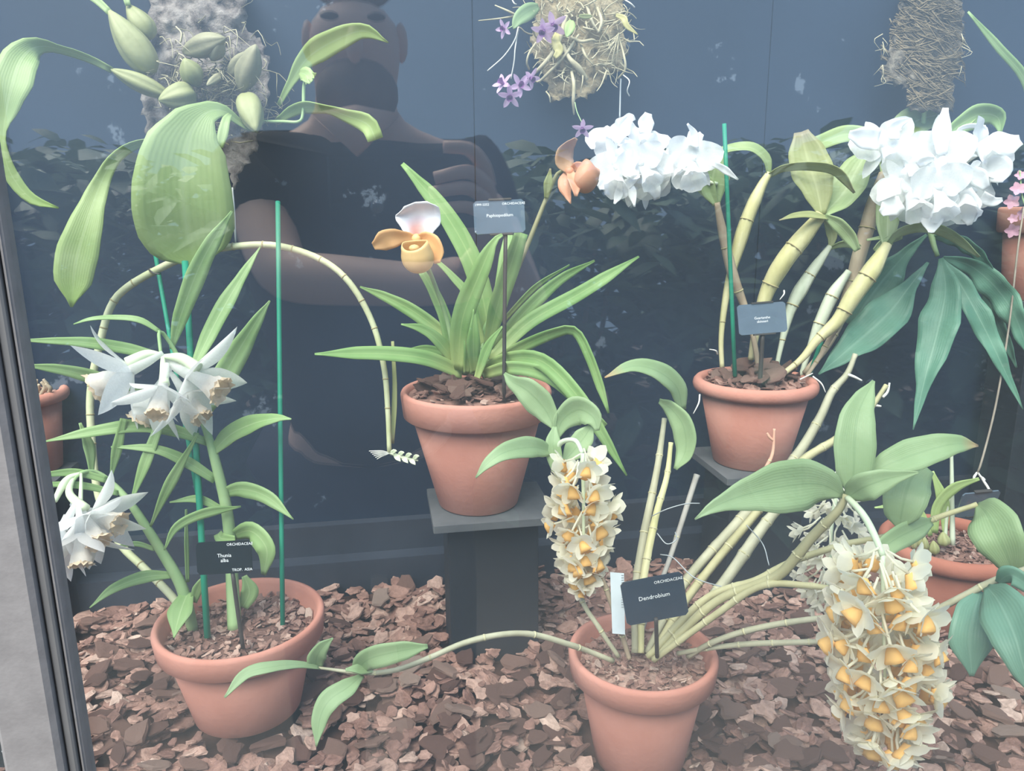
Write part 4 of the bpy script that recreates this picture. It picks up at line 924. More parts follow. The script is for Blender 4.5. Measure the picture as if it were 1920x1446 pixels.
for P, w, rl in (
    ([(1336,306,1.3),(1358,318,1.3),(1384,337,1.3)], [10,14,3], 10), ([(1300,276,1.3),(1302,252,1.3),(1289,232,1.29)], [20,14,4], 20), ([(1296,290,1.31),(1305,265,1.31),(1316,250,1.31)], [26,34,10], 10),
    ([(1205,330,1.29),(1225,352,1.29),(1232,374,1.3)], [14,30,12], -10), ([(1175,335,1.28),(1185,362,1.28),(1190,388,1.28)], [12,18,3], 0), ([(1165,340,1.28),(1160,365,1.28),(1152,382,1.27)], [12,18,4], 10), ([(1150,330,1.29),(1132,345,1.29),(1122,352,1.29)], [14,30,10], 0),
    ([(1240,318,1.31),(1238,338,1.31),(1232,352,1.31)], [16,14,3], 0), ([(1210,250,1.34),(1212,228,1.34),(1216,212,1.34)], [20,32,14], 15), ([(1170,250,1.33),(1172,228,1.32),(1190,220,1.31)], [16,20,10], 20), ([(1225,262,1.35),(1240,262,1.34),(1255,278,1.34)], [10,12,8], 10),
    ([(1766,290,1.32),(1766,250,1.315),(1773,202,1.31)], [18,34,10], 8), ([(1676,262,1.34),(1680,238,1.335),(1702,224,1.33)], [18,26,8], 15), ([(1700,270,1.33),(1712,300,1.32),(1712,330,1.31)], [22,36,14], 10), ([(1650,262,1.34),(1622,258,1.335),(1592,252,1.33)], [40,42,14], 10),
    ([(1835,290,1.34),(1875,275,1.33),(1914,262,1.33)], [40,60,20], -12), ([(1850,300,1.33),(1872,318,1.32),(1868,342,1.32)], [30,52,20], 10), ([(1815,315,1.31),(1832,330,1.3),(1850,354,1.3)], [14,34,14], 10),
    ([(1800,360,1.32),(1812,392,1.32),(1818,422,1.32)], [40,54,8], 10), ([(1745,385,1.31),(1748,412,1.31),(1746,436,1.3)], [34,40,10], 0), ([(1690,350,1.32),(1668,352,1.32),(1645,378,1.32)], [30,40,6], 12), ([(1690,375,1.32),(1672,385,1.32),(1652,400,1.32)], [40,42,14], -10),
    ([(1840,370,1.33),(1862,378,1.33),(1880,374,1.33)], [24,20,8], 0), ([(1720,310,1.3),(1735,302,1.29),(1752,298,1.29)], [14,20,8], 20)):
    leaf(GU, P, w, roll=rl, mat=WHITE, n=12, m=6, fold=0.2, wave=0.1, waves=2, name='petal')
# ------------------------------------------------------------------ H. drooping dark-leaved orchid under the fern pole
HD = empty('orchid_plant', at(1735, 190, 1.46), 'orchid with drooping dark sea-green wavy leaves hanging in front of the wall', 'orchid')
tube(HD, 'stem', [(1735,190,1.46),(1728,290,1.5),(1742,400,1.51),(1748,450,1.5),(1758,480,1.49)], [8,9,10,14,8], STEMG)
for P, w, rl, wv in (
    ([(1740,492,1.5),(1712,528,1.49),(1664,588,1.48),(1600,646,1.47),(1535,702,1.46)], [5,26,74,72,40,3], 10, 0.10),
    ([(1738,440,1.51),(1700,475,1.52),(1650,535,1.53),(1595,610,1.54)], [5,24,64,66,20], -10, 0.08),
    ([(1764,484,1.49),(1772,545,1.46),(1756,625,1.44),(1735,705,1.43),(1712,806,1.43)], [8,50,70,52,20,2], 8, 0.12),
    ([(1766,486,1.49),(1800,530,1.47),(1842,605,1.45),(1882,690,1.44),(1918,768,1.44)], [6,34,42,32,14,2], -15, 0.2),
    ([(1768,484,1.5),(1820,500,1.49),(1870,545,1.48),(1905,600,1.47),(1930,670,1.47)], [8,32,50,46,30,4], 15, 0.2),
    ([(1842,530,1.52),(1862,590,1.52),(1886,640,1.52),(1906,690,1.52)], [6,26,24,16,3], 20, 0.2),
    ([(1750,445,1.5),(1790,450,1.49),(1830,475,1.48),(1868,520,1.48)], [10,28,30,20,3], 35, 0.12)):
    leaf(HD, P, w, roll=rl, mat=GS, n=26, m=6, fold=0.25, wave=wv*1.5, waves=4)

# ------------------------------------------------------------------ I. dendrobium in the nearest pot
GS2 = mat_leaf('leaf_hazed_sea_green', rgb(104,148,128), rgb(126,168,146), rgb(146,182,162), veins=14)  # paler copy of the dark sea green, haze put into the leaf colour
DE = empty('orchid_plant', (cF.x, cF.y, zsf), 'dendrobium with leaning ribbed canes and hanging cream and orange flower clusters', 'orchid')
def cane(pts, w, mat=CANEO, j=6, nm='cane'):
    o, C = tube(DE, nm, pts, w, mat, n=46, sides=12, rib=0.13, joints=j); joint_rings(o, C, w, j-1, RINGP, 0.5/j, 1-0.5/j); return o
cane([(1192,1225,1.03),(1192,1110,1.06),(1208,1000,1.09),(1232,880,1.12),(1246,785,1.14)], [17,18,17,14,10], CANEG)
cane([(1202,1225,1.02),(1205,1100,1.05),(1228,975,1.08),(1250,895,1.1),(1258,830,1.11)], [12,16,16,13,9], CANEY, 7)
cane([(1212,1225,1.03),(1285,1092,1.07),(1385,978,1.1),(1484,868,1.12),(1534,790,1.13),(1560,735,1.13),(1588,702,1.13),(1604,664,1.13)], [12,17,18,20,20,18,15,9], CANEG, 9)
cane([(1222,1228,1.02),(1296,1112,1.06),(1406,976,1.08),(1495,872,1.09),(1570,822,1.09),(1625,775,1.09),(1662,722,1.09)], [12,16,16,16,16,14,8], CANEO, 8)
cane([(1236,1226,1.0),(1345,1108,1.02),(1438,978,1.04),(1490,925,1.05)], [14,20,22,16], CANEG, 5)
cane([(1215,1232,0.99),(1322,1124,0.97),(1418,1088,0.95),(1484,1054,0.94),(1580,1022,0.92),(1668,1004,0.91),(1768,967,0.90),(1832,946,0.89)], [13,15,15,15,14,13,12,10], CANEO, 9)
cane([(1225,1238,0.99),(1335,1134,0.95),(1420,1096,0.92),(1466,1074,0.90),(1524,1006,0.87),(1572,957,0.84),(1586,925,0.83)], [13,16,17,19,20,19,14], CANEO, 7)
cane([(1225,1238,0.98),(1335,1158,0.94),(1425,1100,0.91),(1512,1098,0.89),(1605,1112,0.87)], [12,13,14,14,10], CANEO, 6)
cane([(1290,1232,1.0),(1330,1208,0.97),(1390,1186,0.94),(1475,1168,0.91),(1590,1156,0.87),(1680,1162,0.84),(1745,1148,0.82),(1862,1090,0.79),(1935,1064,0.77)], [10,11,12,12,12,12,13,13,12], CANEG, 8)
cane([(1270,1226,1.0),(1320,1217,0.98),(1400,1208,0.95),(1485,1205,0.92),(1590,1202,0.89)], [9,10,12,12,10], CANEG, 5)
cane([(1150,1240,1.0),(1110,1224,0.99),(1065,1208,0.97),(1000,1190,0.95),(940,1190,0.93),(870,1206,0.92),(800,1236,0.91),(740,1257,0.90),(680,1262,0.90),(595,1252,0.90)], [10,11,12,12,12,12,11,10,8,5], CANEG, 6)
cane([(1160,1232,1.02),(1125,1180,1.02),(1085,1110,1.03),(1052,960,1.04),(1040,862,1.04)], [9,10,10,11,12], CANEG, 6)
cane([(1180,1236,1.0),(1160,1170,1.0),(1135,1100,1.0),(1120,1060,1.0)], [9,11,11,6], CANET, 4)
cane([(1190,1230,1.05),(1215,1150,1.08),(1255,1050,1.1),(1307,890,1.12)], [8,9,10,11], mat_noise('cane_dead_grey', rgb(150,146,140), rgb(178,174,168), 30, 0.8), 3, 'cut_cane')
cane([(1405,985,1.12),(1430,892,1.13),(1448,852,1.13),(1452,804,1.13)], [6,7,7,5], mat_noise('cane_pinkish', rgb(206,150,128), rgb(222,174,150), 30, 0.7), 3, 'twig')
tube(DE, 'spur', [(1450,826,1.13),(1443,820,1.13),(1438,812,1.13)], [5,6,5], MATS['cane_pinkish'], sides=6)
for P in ([(1588,702,1.13),(1600,706,1.12),(1616,714,1.12)], [(1655,745,1.09),(1664,735,1.09),(1668,718,1.09)], [(1640,760,1.09),(1652,762,1.09)], [(1520,870,1.09),(1545,880,1.08),(1556,915,1.08)], [(1530,905,1.08),(1580,880,1.07)]):
    tube(DE, 'root', P, [6,5,3.5], ROOTW, sides=6)
for P, w, rl, mt in (
    ([(1236,752,1.14),(1258,768,1.12),(1280,800,1.11),(1284,845,1.11),(1266,880,1.11)], [10,30,44,46,34,8], 25, GD),
    ([(1280,770,1.13),(1270,725,1.11),(1232,694,1.09),(1185,686,1.08),(1134,708,1.07)], [16,36,42,34,22,3], 30, GDT),
    ([(1582,930,0.83),(1540,910,0.81),(1480,912,0.79),(1400,928,0.78),(1340,950,0.77),(1303,974,0.77)], [10,66,98,98,64,30,3], -8, GD),
    ([(1596,930,0.84),(1602,880,0.83),(1604,820,0.83),(1612,770,0.84),(1638,714,0.86)], [14,66,76,66,42,6], 12, GD),
    ([(1626,890,0.84),(1670,868,0.83),(1730,846,0.83),(1790,832,0.83),(1834,836,0.84)], [16,52,64,54,34,4], -15, GDT),
    ([(1588,934,0.83),(1620,915,0.80),(1660,900,0.79),(1700,890,0.785),(1722,886,0.78)], [14,46,58,46,22,4], 15, GD),
    ([(1686,992,0.88),(1692,960,0.87),(1700,925,0.87),(1712,895,0.88),(1736,872,0.89)], [10,62,78,80,70,40], 10, GD),
    ([(1748,978,0.9),(1720,992,0.88),(1680,1012,0.86),(1640,1042,0.85),(1600,1080,0.84)], [14,40,46,40,24,4], -20, GD),
    ([(1832,946,0.89),(1850,965,0.86),(1872,1010,0.84),(1890,1050,0.84),(1902,1088,0.85)], [10,66,92,84,50,4], 12, GD),
    ([(1038,848,1.04),(1000,838,1.0),(950,846,0.97),(915,868,0.96),(892,896,0.96)], [10,34,44,38,24,3], 20, GD),
    ([(1040,806,1.05),(1022,770,1.05),(990,735,1.05),(960,716,1.06),(946,700,1.07)], [6,40,56,50,28,6], -15, GD),
    ([(1044,822,1.05),(1055,790,1.05),(1085,770,1.05),(1112,784,1.04),(1120,808,1.04)], [10,40,60,44,8], 20, GD),
    ([(1040,800,1.04),(1037,830,1.03),(1040,860,1.03),(1044,884,1.03)], [8,28,30,18], 0, GD),
    ([(1055,868,1.05),(1075,845,1.05),(1095,820,1.05),(1112,794,1.05)], [8,40,40,6], -10, GD),
    ([(1850,1100,0.79),(1872,1130,0.75),(1900,1190,0.72),(1918,1250,0.71),(1940,1310,0.71)], [14,66,92,84,50,6], 12, GS2),
    ([(1838,1108,0.8),(1828,1150,0.78),(1820,1200,0.77),(1822,1268,0.77)], [12,66,76,8], -15, GS2),
    ([(1870,1092,0.78),(1895,1080,0.76),(1930,1100,0.75)], [10,40,30], 20, GS2),
    ([(668,1262,0.9),(690,1238,0.88),(740,1224,0.87),(802,1212,0.87)], [22,42,44,36,8], 15, GD),
    ([(592,1252,0.9),(594,1234,0.89),(604,1215,0.885),(624,1197,0.88)], [26,36,24,3], 10, GD),
    ([(600,1252,0.9),(560,1246,0.88),(510,1250,0.86),(460,1264,0.85),(421,1308,0.84)], [8,14,20,24,20,4], [40,30,10], GD),
    ([(680,1266,0.9),(650,1290,0.88),(618,1312,0.87),(600,1345,0.865),(593,1400,0.86)], [10,36,42,30,3], 15, GD),
    ([(700,1258,0.9),(670,1254,0.885),(648,1256,0.88)], [8,22,6], 30, GD)):
    leaf(DE, P, w, roll=rl, mat=mt, n=24, m=6, fold=0.2)
def cluster(axis, rad, count, size_m, kits, parent, orange=True, seed=0, droop=-0.55):
    """florets all round a hanging axis; axis: (px,py,d) points; rad px list"""
    rn = random.Random(seed); C = catmull([at(*p) for p in axis], 40)
    tube(parent, 'flower_spike', axis, [9,7,6,4], MATS['stalk_pale'])
    for i in range(count):
        s = (i+0.5)/count; p = C[min(39, int(s*39))]; a = i*2.39996+rn.uniform(-0.3, 0.3)
        r = lerp_list(rad, s)*dep(p)/F
        out = (Vector((math.cos(a), math.sin(a), 0))+Vector((0, 0, droop+rn.uniform(-0.5, 0.5)-(0.9*max(0, s-0.8)/0.2)))).normalized()
        sz = size_m*rn.uniform(0.85, 1.12)*(0.8 if s > 0.92 else 1)
        pos = p+out*max(0.004, (r-sz*0.55)*rn.uniform(0.78, 1.08))+Vector((0, 0, rn.uniform(-0.006, 0.006)))
        M = facing(pos, out, Matrix.Rotation(R(rn.uniform(-50, 50)), 3, out) @ Vector((0, 0, 1)), sz)
        kit = kits[rn.randrange(len(kits))] if orange else FLOW
        o = put('floret', kit[0][1], parent, M)
        for nm, me in kit[1:]: put(nm, me, None, child=o)
cluster([(1046,862,1.04),(1052,832,1.03),(1078,826,1.01),(1092,850,1.0),(1094,930,1.0),(1094,1030,1.0),(1092,1100,1.0)][3:], [54,70,70,70,58,40,26], 52, 0.0225, FLO, DE, seed=4)
tube(DE, 'flower_stalk', [(1044,866,1.04),(1050,832,1.03),(1078,826,1.01),(1092,850,1.0)], [10,10,9,8], MATS['stalk_pale'])
cluster([(1655,1040,0.75),(1656,1120,0.75),(1658,1230,0.75),(1662,1375,0.75)], [80,102,108,110,106,98,72], 92, 0.0225, FLO, DE, seed=8)
tube(DE, 'flower_stalk', [(1588,932,0.83),(1618,965,0.79),(1640,1005,0.76),(1655,1042,0.75)], [12,13,14,12], MATS['stalk_pale'])
cluster([(1570,918,1.02),(1560,980,1.02),(1556,1050,1.02),(1548,1130,1.02)], [50,70,72,64,40], 64, 0.0165, FLO, DE, orange=False, seed=12)
tube(DE, 'tie_wire', [(1238,1040,1.02),(1262,1046,1.01),(1300,1082,0.99),(1345,1098,0.97),(1390,1108,0.95)], 2.2, WIRE, sides=5)
tube(DE, 'tie_wire', [(1222,968,1.07),(1250,955,1.06),(1285,945,1.06),(1312,944,1.06)], 2.2, WIRE, sides=5)
tube(DE, 'tie_wire', [(1232,1000,1.05),(1250,1020,1.04),(1268,1012,1.04),(1266,998,1.05)], 2.2, WIRE, sides=5)
tube(DE, 'tie_wire', [(1400,985,1.02),(1430,1020,1.02),(1442,1060,1.0)], 2.2, WIRE, sides=5)

# ------------------------------------------------------------------ small plants in the other pots
WP = empty('orchid_plant', (cW.x, cW.y, zsw), 'young orchid with small round bulbs and thin leaves in the dark pot', 'orchid')
dw = dep(cW)-0.03
for x, y, w in ((1770,1012,24), (1752,1028,20), (1735,1020,14), (1724,1014,12), (1714,1018,12)):
    bulb(WP, (x, y+12, dw), (x-2, y-14, dw-0.005), w, BULB, 5)
leaf(WP, [(1772,1000,dw),(1768,940,dw),(1748,884,dw)], [8,22,6], mat=GL, roll=10)
leaf(WP, [(1752,1000,dw),(1758,950,dw-0.01),(1790,915,dw-0.03),(1836,898,dw-0.05)], [12,18,20,6], mat=GL, roll=20)
leaf(WP, [(1745,1005,dw),(1725,960,dw),(1690,948,dw-0.02),(1640,952,dw-0.04)], [8,14,14,3], mat=GL, roll=20)
tube(WP, 'old_cane', [(1786,1022,dw),(1785,940,dw),(1784,844,dw)], [10,8,6], CANEW, sides=8)
tube(WP, 'old_cane', [(1772,1010,dw),(1776,960,dw),(1786,905,dw)], [7,6,3], CANEW, sides=8)
BP_ = empty('orchid_plant', (cB.x, cB.y, zsb), 'withered orchid stubs in the pot behind the metal post', 'orchid')
for k in range(7):
    tube(BP_, 'stub', [(44+k*8,742-(k*7) % 9,1.36),(50+k*7+(k*5) % 7,730-(k*3) % 8,1.355),(48+k*6+(k*11) % 13,722-(k*5) % 14,1.35)], [7,8,5], CANET, sides=7)
KP = empty('orchid_plant', (cK.x, cK.y, zsk), 'orchid with dusky pink flowers in the tall pot at the frame edge', 'orchid')
dk = dep(cK)-0.04
leaf(KP, [(1950,392,dk),(1945,260,dk-0.05),(1925,155,dk-0.1),(1872,88,dk-0.13),(1815,22,dk-0.15)], [10,16,18,17,15,4], mat=GT, n=24, roll=20)
for px, py, sz, fc in ((1908,355,15,(-.3,.2,.8)), (1914,330,12,(-.3,.3,.7)), (1898,378,15,(-.6,-.2,.7)), (1898,432,15,(-.3,-.3,.8)), (1916,400,14,(.1,-.3,.9)), (1900,410,10,(-.6,0,.7))):
    flower(KP, px, py, dk-0.02, fc, sz, PNK, 15)
tube(KP, 'flower_stalk', [(1922,385,dk-0.02),(1916,365,dk-0.02),(1912,320,dk-0.02)], 3, STEMG, sides=5)
_p = tube(KP, 'hanging_stalk', [(1920,388,dk-0.03),(1908,470,dk-0.06),(1892,610,dk-0.08),(1868,755,dk-0.1),(1842,860,dk-0.12),(1832,888,dk-0.12)], [3,3.5,3.5,4,4,4], mat_noise('stalk_grey_brown', rgb(130,120,108), rgb(160,150,136), 40, 0.7), sides=6)
for P in ([(1832,886,dk-0.12),(1826,896,dk-0.12),(1828,902,dk-0.12)], [(1833,886,dk-0.12),(1843,900,dk-0.12),(1856,922,dk-0.13),(1855,940,dk-0.13)], [(1838,893,dk-0.12),(1846,900,dk-0.12),(1842,895,dk-0.12)]):
    tube(KP, 'root', P, [4,5,3], ROOTW, sides=6)

# ------------------------------------------------------------------ stakes and labels
def stake(p0, p1, w, label, clip=None):
    o, C = tube(None, 'plant_stake', [p0, p1], w, GREENST, n=6, sides=10)
    b = C[0]; o.data.transform(Matrix.Translation(-b)); o.location = b
    return tag(o, label, 'plant stake')
stake((530,1172,1.09), (521,378,1.17), 9, 'tall bright green stake standing alone in the wide shallow pot')
stake((389,1196,1.08), (347,490,1.12), 12, 'thick green stake behind the drooping white trumpet flowers')
stake((376,960,1.15), (287,452,1.21), 8, 'thin green stake leaning behind the thick green stake')
stake((1378,706,1.42), (1358,232,1.36), 8, 'green stake rising from the round-rimmed cattleya pot')
stake((1516,708,1.46), (1540,640,1.44), 8, 'short green stake stub at the rim of the cattleya pot')
def text_mesh(s, size):
    cu_ = bpy.data.curves.new('lettering', 'FONT'); cu_.body = s; cu_.size = size; cu_.align_x = 'CENTER'; cu_.align_y = 'CENTER'; cu_.extrude = 0.0001; cu_.resolution_u = 2
    t = bpy.data.objects.new('lettering_source', cu_); COL.objects.link(t)
    dg = bpy.context.evaluated_depsgraph_get(); me = bpy.data.meshes.new_from_object(t.evaluated_get(dg))
    bpy.data.objects.remove(t); bpy.data.curves.remove(cu_); me.name = 'lettering'; return me
def plate(quad, d, stake_pts, texts, label, mat=LBLACK, tabs=False, tilt=0.0):
    """quad px corners tl,tr,br,bl; texts: (string, u, v, height) in plate units"""
    tl, tr, br, bl = [at(x, y, d+(tilt if i > 1 else 0)) for i, (x, y) in enumerate(quad)]
    c = (tl+tr+br+bl)/4; X = ((tr-tl)+(br-bl)).normalized(); Yv = ((tl-bl)+(tr-br)); Yv = (Yv-X*Yv.dot(X)).normalized(); Z = X.cross(Yv)
    W = ((tr-tl).length+(br-bl).length)/2; Hh = ((tl-bl).length+(tr-br).length)/2
    foot = at(*stake_pts[-1]) if stake_pts else c
    root = empty('plant_label', foot, label, 'plant label')
    V = []; k = 0.004
    prof = [(-W/2+k, -Hh/2), (W/2-k, -Hh/2), (W/2, -Hh/2+k), (W/2, Hh/2-k), (W/2-k, Hh/2), (-W/2+k, Hh/2), (-W/2, Hh/2-k), (-W/2, -Hh/2+k)]
    V = [c+X*x+Yv*y+Z*0.0012 for x, y in prof]+[c+X*x+Yv*y-Z*0.0012 for x, y in prof]
    Fc = [tuple(range(8)), tuple(range(8, 16))[::-1]]+[(i, i+8, (i+1) % 8+8, (i+1) % 8) for i in range(8)]
    pl_ = MB().add(V, Fc).build('plate', mat, root, smooth=False)
    if tabs:
        for yy in (Hh/2+0.0012, -Hh/2-0.0012):
            V = [c+X*x+Yv*(yy+y)+Z*z for x in (-W*0.2, W*0.25) for y in (-0.0014, 0.0014) for z in (-0.003, 0.003)]
            MB().add(V, [(0,1,3,2), (4,6,7,5), (0,4,5,1), (2,3,7,6), (0,2,6,4), (1,5,7,3)]).build('holder_clip', LSTAKE, root, smooth=False)
    M = Matrix(((X.x, Yv.x, Z.x, 0), (X.y, Yv.y, Z.y, 0), (X.z, Yv.z, Z.z, 0), (0, 0, 0, 1)))
    for s, u, v, h in texts:
        me = text_mesh(s, h*(0.60 if h < 0.009 else 0.60)); me.materials.append(LWHITE)
        o = bpy.data.objects.new('lettering', me); COL.objects.link(o); o.parent = root
        o.matrix_basis = Matrix.Translation(c+X*(u*W/2)+Yv*(v*Hh/2)+Z*0.0015-base_of(root)) @ M
    if stake_pts:
        P = [stake_pts[0]]+list(stake_pts[1:]); tube(root, 'label_stake', P, 8, LSTAKE, n=8, sides=6)
    return root
plate([(884,378),(980,374),(988,435),(893,440)], 1.17, [(948,436,1.1722),(946,600,1.18),(945,752,1.19)], [('1999-2352', -.66, .76, .0085), ('ORCHIDACEAE', .58, .76, .0085), ('Paphiopedilum', .02, .08, .0115), ('F', -.95, -.85, .006)],
      'label with painted grey glare reading Paphiopedilum on a tall dark stake', LGREY, True)
plate([(366,1018),(470,1012),(474,1073),(372,1078)], 1.03, [(436,1072,1.0322),(445,1140,1.04),(456,1216,1.05)], [('ORCHIDACEAE', .60, .78, .0085), ('Thunia', .02, .12, .0115), ('alba', .02, -.18, .0115), ('TROP.  ASIA', .64, -.80, .0085)],
      'black label reading Thunia alba in the wide shallow pot', LBLACK)
plate([(1381,573),(1472,565),(1476,622),(1386,629)], 1.36, [(1430,624,1.362),(1427,680,1.37),(1424,728,1.38)], [('Guarianthe', .0, .04, .0105), ('skinneri', .0, -.2, .0105)],
      'label with painted grey glare reading Guarianthe skinneri in the round-rimmed pot', LGREY, True)
plate([(1160,1094),(1277,1072),(1293,1151),(1178,1173)], 0.93, [(1230,1160,0.932),(1231,1195,0.95),(1232,1232,0.97)], [('ORCHIDACEAE', .52, .74, .0085), ('Dendrobium', .0, .12, .0125)],
      'dark tilted label reading Dendrobium in the nearest pot', mat_plain('label_dark_blue', rgb(38,52,68), 0.15, spec=0.7), False, 0.01)
plate([(1797,928),(1868,921),(1868,962),(1799,968)], dw-0.06, [(1833,965,dw-0.058),(1834,1000,dw-0.05),(1835,1034,dw-0.04)], [], 'small blank-looking label with painted grey glare tilted in the dark pot', LGREY, True, 0.03)
root = empty('plant_tag', at(1158,1185,0.99), 'white plastic tag tucked beside the dark Dendrobium label', 'plant tag')
P4 = [(1144,1073),(1170,1075),(1172,1190),(1148,1188)]
q = [at(x, y, 0.985) for x, y in P4]; nrm = (CAM-q[0]).normalized()*0.0008
MB().add([p+nrm for p in q]+[p-nrm for p in q], [(0,1,2,3), (7,6,5,4), (0,4,5,1), (1,5,6,2), (2,6,7,3), (3,7,4,0)]).build('tag_plate', ACRYL, root, smooth=False)
mb = MB()
for k in range(14):
    a = at(1165, 1079+k*4.6, 0.984); b = at(1169.5, 1079+k*4.6, 0.984)
    mb.add([a+nrm*1.2-cu*0.0003, b+nrm*1.2-cu*0.0003, b+nrm*1.2+cu*0.0003, a+nrm*1.2+cu*0.0003], [(0,1,2,3)])
mb.build('tick_marks', LSTAKE, root, smooth=False)
# label in the neighbouring case, seen past the post
plate([(-60,1352),(20,1350),(33,1436),(-45,1440)], 0.62, [(-10,1430,0.622),(-8,1520,0.64),(-5,1600,0.66)], [('On', .82, .78, .0075), ('chya', .74, .02, .0095), ('cens', .74, -.28, .0095)],
      'black label in the neighbouring case beyond the metal post, cut off by the frame', LBLACK)
NL = empty('orchid_plant', at(-30, 1500, 0.7), 'pale leaf tips of a plant in the neighbouring case beyond the post', 'orchid')
leaf(NL, [(-40,1460,0.7),(-15,1380,0.7),(4,1335,0.68),(14,1308,0.68)], [10,26,24,4], mat=GL, roll=10)
leaf(NL, [(-50,1450,0.7),(-25,1390,0.7),(2,1348,0.68),(18,1342,0.68)], [10,18,14,3], mat=GL, roll=30)

# ------------------------------------------------------------------ the visitors' side of the glass, seen as reflections
random.seed(11)
ZO = -0.60
PATH = mat_noise('path_pale_concrete', rgb(88,82,78), rgb(100,92,88), 3, 0.9, 0.2, 60)
LEAFO = mat_leaf('shrub_leaf', rgb(104,130,104), rgb(130,152,126), rgb(150,168,140), trans=0.2)
of = MB().box(-6, 6, -7, GY-0.01, ZO-0.05, ZO).build('floor_path', PATH, smooth=False); tag(of, kind='structure')
cw = MB().box(-1.6, 2.6, GY-0.008, GY+0.018, ZO, -0.3005).build('wall_front', METAL, smooth=False); tag(cw, kind='structure')  # unseen case cladding below the glass, put in to block light
def shrub(x, y, h, w, n, label):
    root = empty('shrub', (x, y, ZO), label, 'shrub', 'shrubs across the path')
    mb = MB()
    for i in range(n):
        a = random.uniform(0, 6.283); s = random.random()**0.7; rr = w*(0.35+0.65*math.sqrt(max(0, 1-(s*1.02-0.35)**2)))*math.sqrt(random.random())
        p = Vector((x+rr*math.cos(a), y+rr*math.sin(a), ZO+0.05+h*s)); L_ = random.uniform(0.10, 0.24); az = random.uniform(0, 6.283); el = random.uniform(-0.7, 0.8)
        t = Vector((math.cos(az)*math.cos(el), math.sin(az)*math.cos(el), math.sin(el))); sd = t.cross(Vector((random.uniform(-.4, .4), random.uniform(-.4, .4), 1))).normalized()
        V = []; UV = []
        for k, q in enumerate((0, 0.3, 0.65, 1)):
            wd = (0.01, 0.26, 0.22, 0.01)[k]*L_; c = p+t*(L_*q)-Vector((0, 0, L_*0.3*q*q)); V += [c-sd*wd, c+sd*wd]; UV += [(0, q), (1, q)]
        mb.add(V, [(0, 1, 3, 2), (2, 3, 5, 4), (4, 5, 7, 6)], UV)
    o = mb.build('foliage', LEAFO, root); o['kind'] = 'stuff'
    for k in range(5):
        b = Vector((x+random.uniform(-.1, .1), y+random.uniform(-.1, .1), ZO)); C = catmull([b, b+Vector((random.uniform(-.15, .15), random.uniform(-.15, .15), h*0.5)), b+Vector((random.uniform(-.3, .3), random.uniform(-.3, .3), h*0.9))], 6)
        MB().add(*tube_data(C, lambda s: 0.02-0.013*s, 6)).build('branch', CANET, root)
for i, (x, y, h, w) in enumerate(((-2.6,-2.6,1.35,0.8), (-1.4,-3.0,1.5,0.9), (-0.3,-2.9,1.35,0.8), (0.8,-2.7,1.45,0.8), (1.9,-2.3,1.4,0.8), (2.9,-1.8,1.3,0.8), (-3.8,-2.0,1.35,0.8), (0.3,-3.9,1.6,1.0), (-2.2,-4.0,1.65,1.0), (2.4,-3.4,1.6,1.0), (3.9,-1.0,1.4,0.9), (3.8,-2.6,1.6,0.9))):
    shrub(x, y, h, w, 1500, 'dark leafy shrub across the path, dimly mirrored in the glass')

# the photographer, mirrored in the pane
SKIN = mat_noise('skin', rgb(238,196,176), rgb(246,208,190), 8, 0.5)
SHIRT = mat_noise('shirt_black', rgb(26,28,34), rgb(36,38,44), 12, 0.9)
JEANS = mat_noise('trousers_dark_blue', rgb(40,48,66), rgb(54,62,82), 20, 0.9)
HAIR = mat_noise('hair_brown', rgb(120,100,88), rgb(140,118,104), 40, 0.7)
PHONE = mat_plain('phone_black', rgb(24,26,30), 0.25)
MIRY = 2*GY+0.012
def mir(px, py, y): p = at_y(px, py, MIRY-y); return Vector((p.x, y, p.z))
def skinned(name, verts, edges, radii, mat, parent=None, root_i=0, sub=2):
    b = base_of(parent) if parent else Vector((0, 0, 0))
    me = bpy.data.meshes.new(name); me.from_pydata([tuple(v-b) for v in verts], edges, [])
    o = bpy.data.objects.new(name, me); COL.objects.link(o); o.parent = parent; me.materials.append(mat)
    md = o.modifiers.new('skin', 'SKIN'); md.use_smooth_shade = True
    for i, r_ in enumerate(radii):
        sv = me.skin_vertices[0].data[i]; sv.radius = (r_, r_) if not isinstance(r_, tuple) else r_; sv.use_root = (i == root_i)
    s = o.modifiers.new('subdivision', 'SUBSURF'); s.levels = sub; s.render_levels = sub
    return o
hd = mir(665, 62, -0.36); nk = mir(665, 225, -0.39); sl = mir(470, 345, -0.40); sr = mir(885, 345, -0.40)
el = mir(530, 520, -0.26); wl = mir(800, 535, -0.16); hl = mir(890, 520, -0.13)
er = mir(985, 590, -0.24); wr = mir(915, 430, -0.075); hr = mir(895, 360, -0.045)
ch = Vector((nk.x, -0.42, nk.z-0.14)); be = Vector((nk.x, -0.42, nk.z-0.38)); pe = Vector((nk.x, -0.43, nk.z-0.55))
person = empty('person', (nk.x, -0.42, ZO), 'photographer in a black V-neck shirt holding up a phone, mirrored in the glass', 'person')
hips = [Vector((nk.x-0.09, -0.43, pe.z-0.06)), Vector((nk.x+0.09, -0.43, pe.z-0.06))]
knee = [Vector((nk.x-0.10, -0.41, ZO+0.46)), Vector((nk.x+0.10, -0.40, ZO+0.46))]
ank = [Vector((nk.x-0.11, -0.44, ZO+0.08)), Vector((nk.x+0.11, -0.43, ZO+0.08))]
toe = [Vector((nk.x-0.13, -0.26, ZO+0.04)), Vector((nk.x+0.13, -0.25, ZO+0.04))]
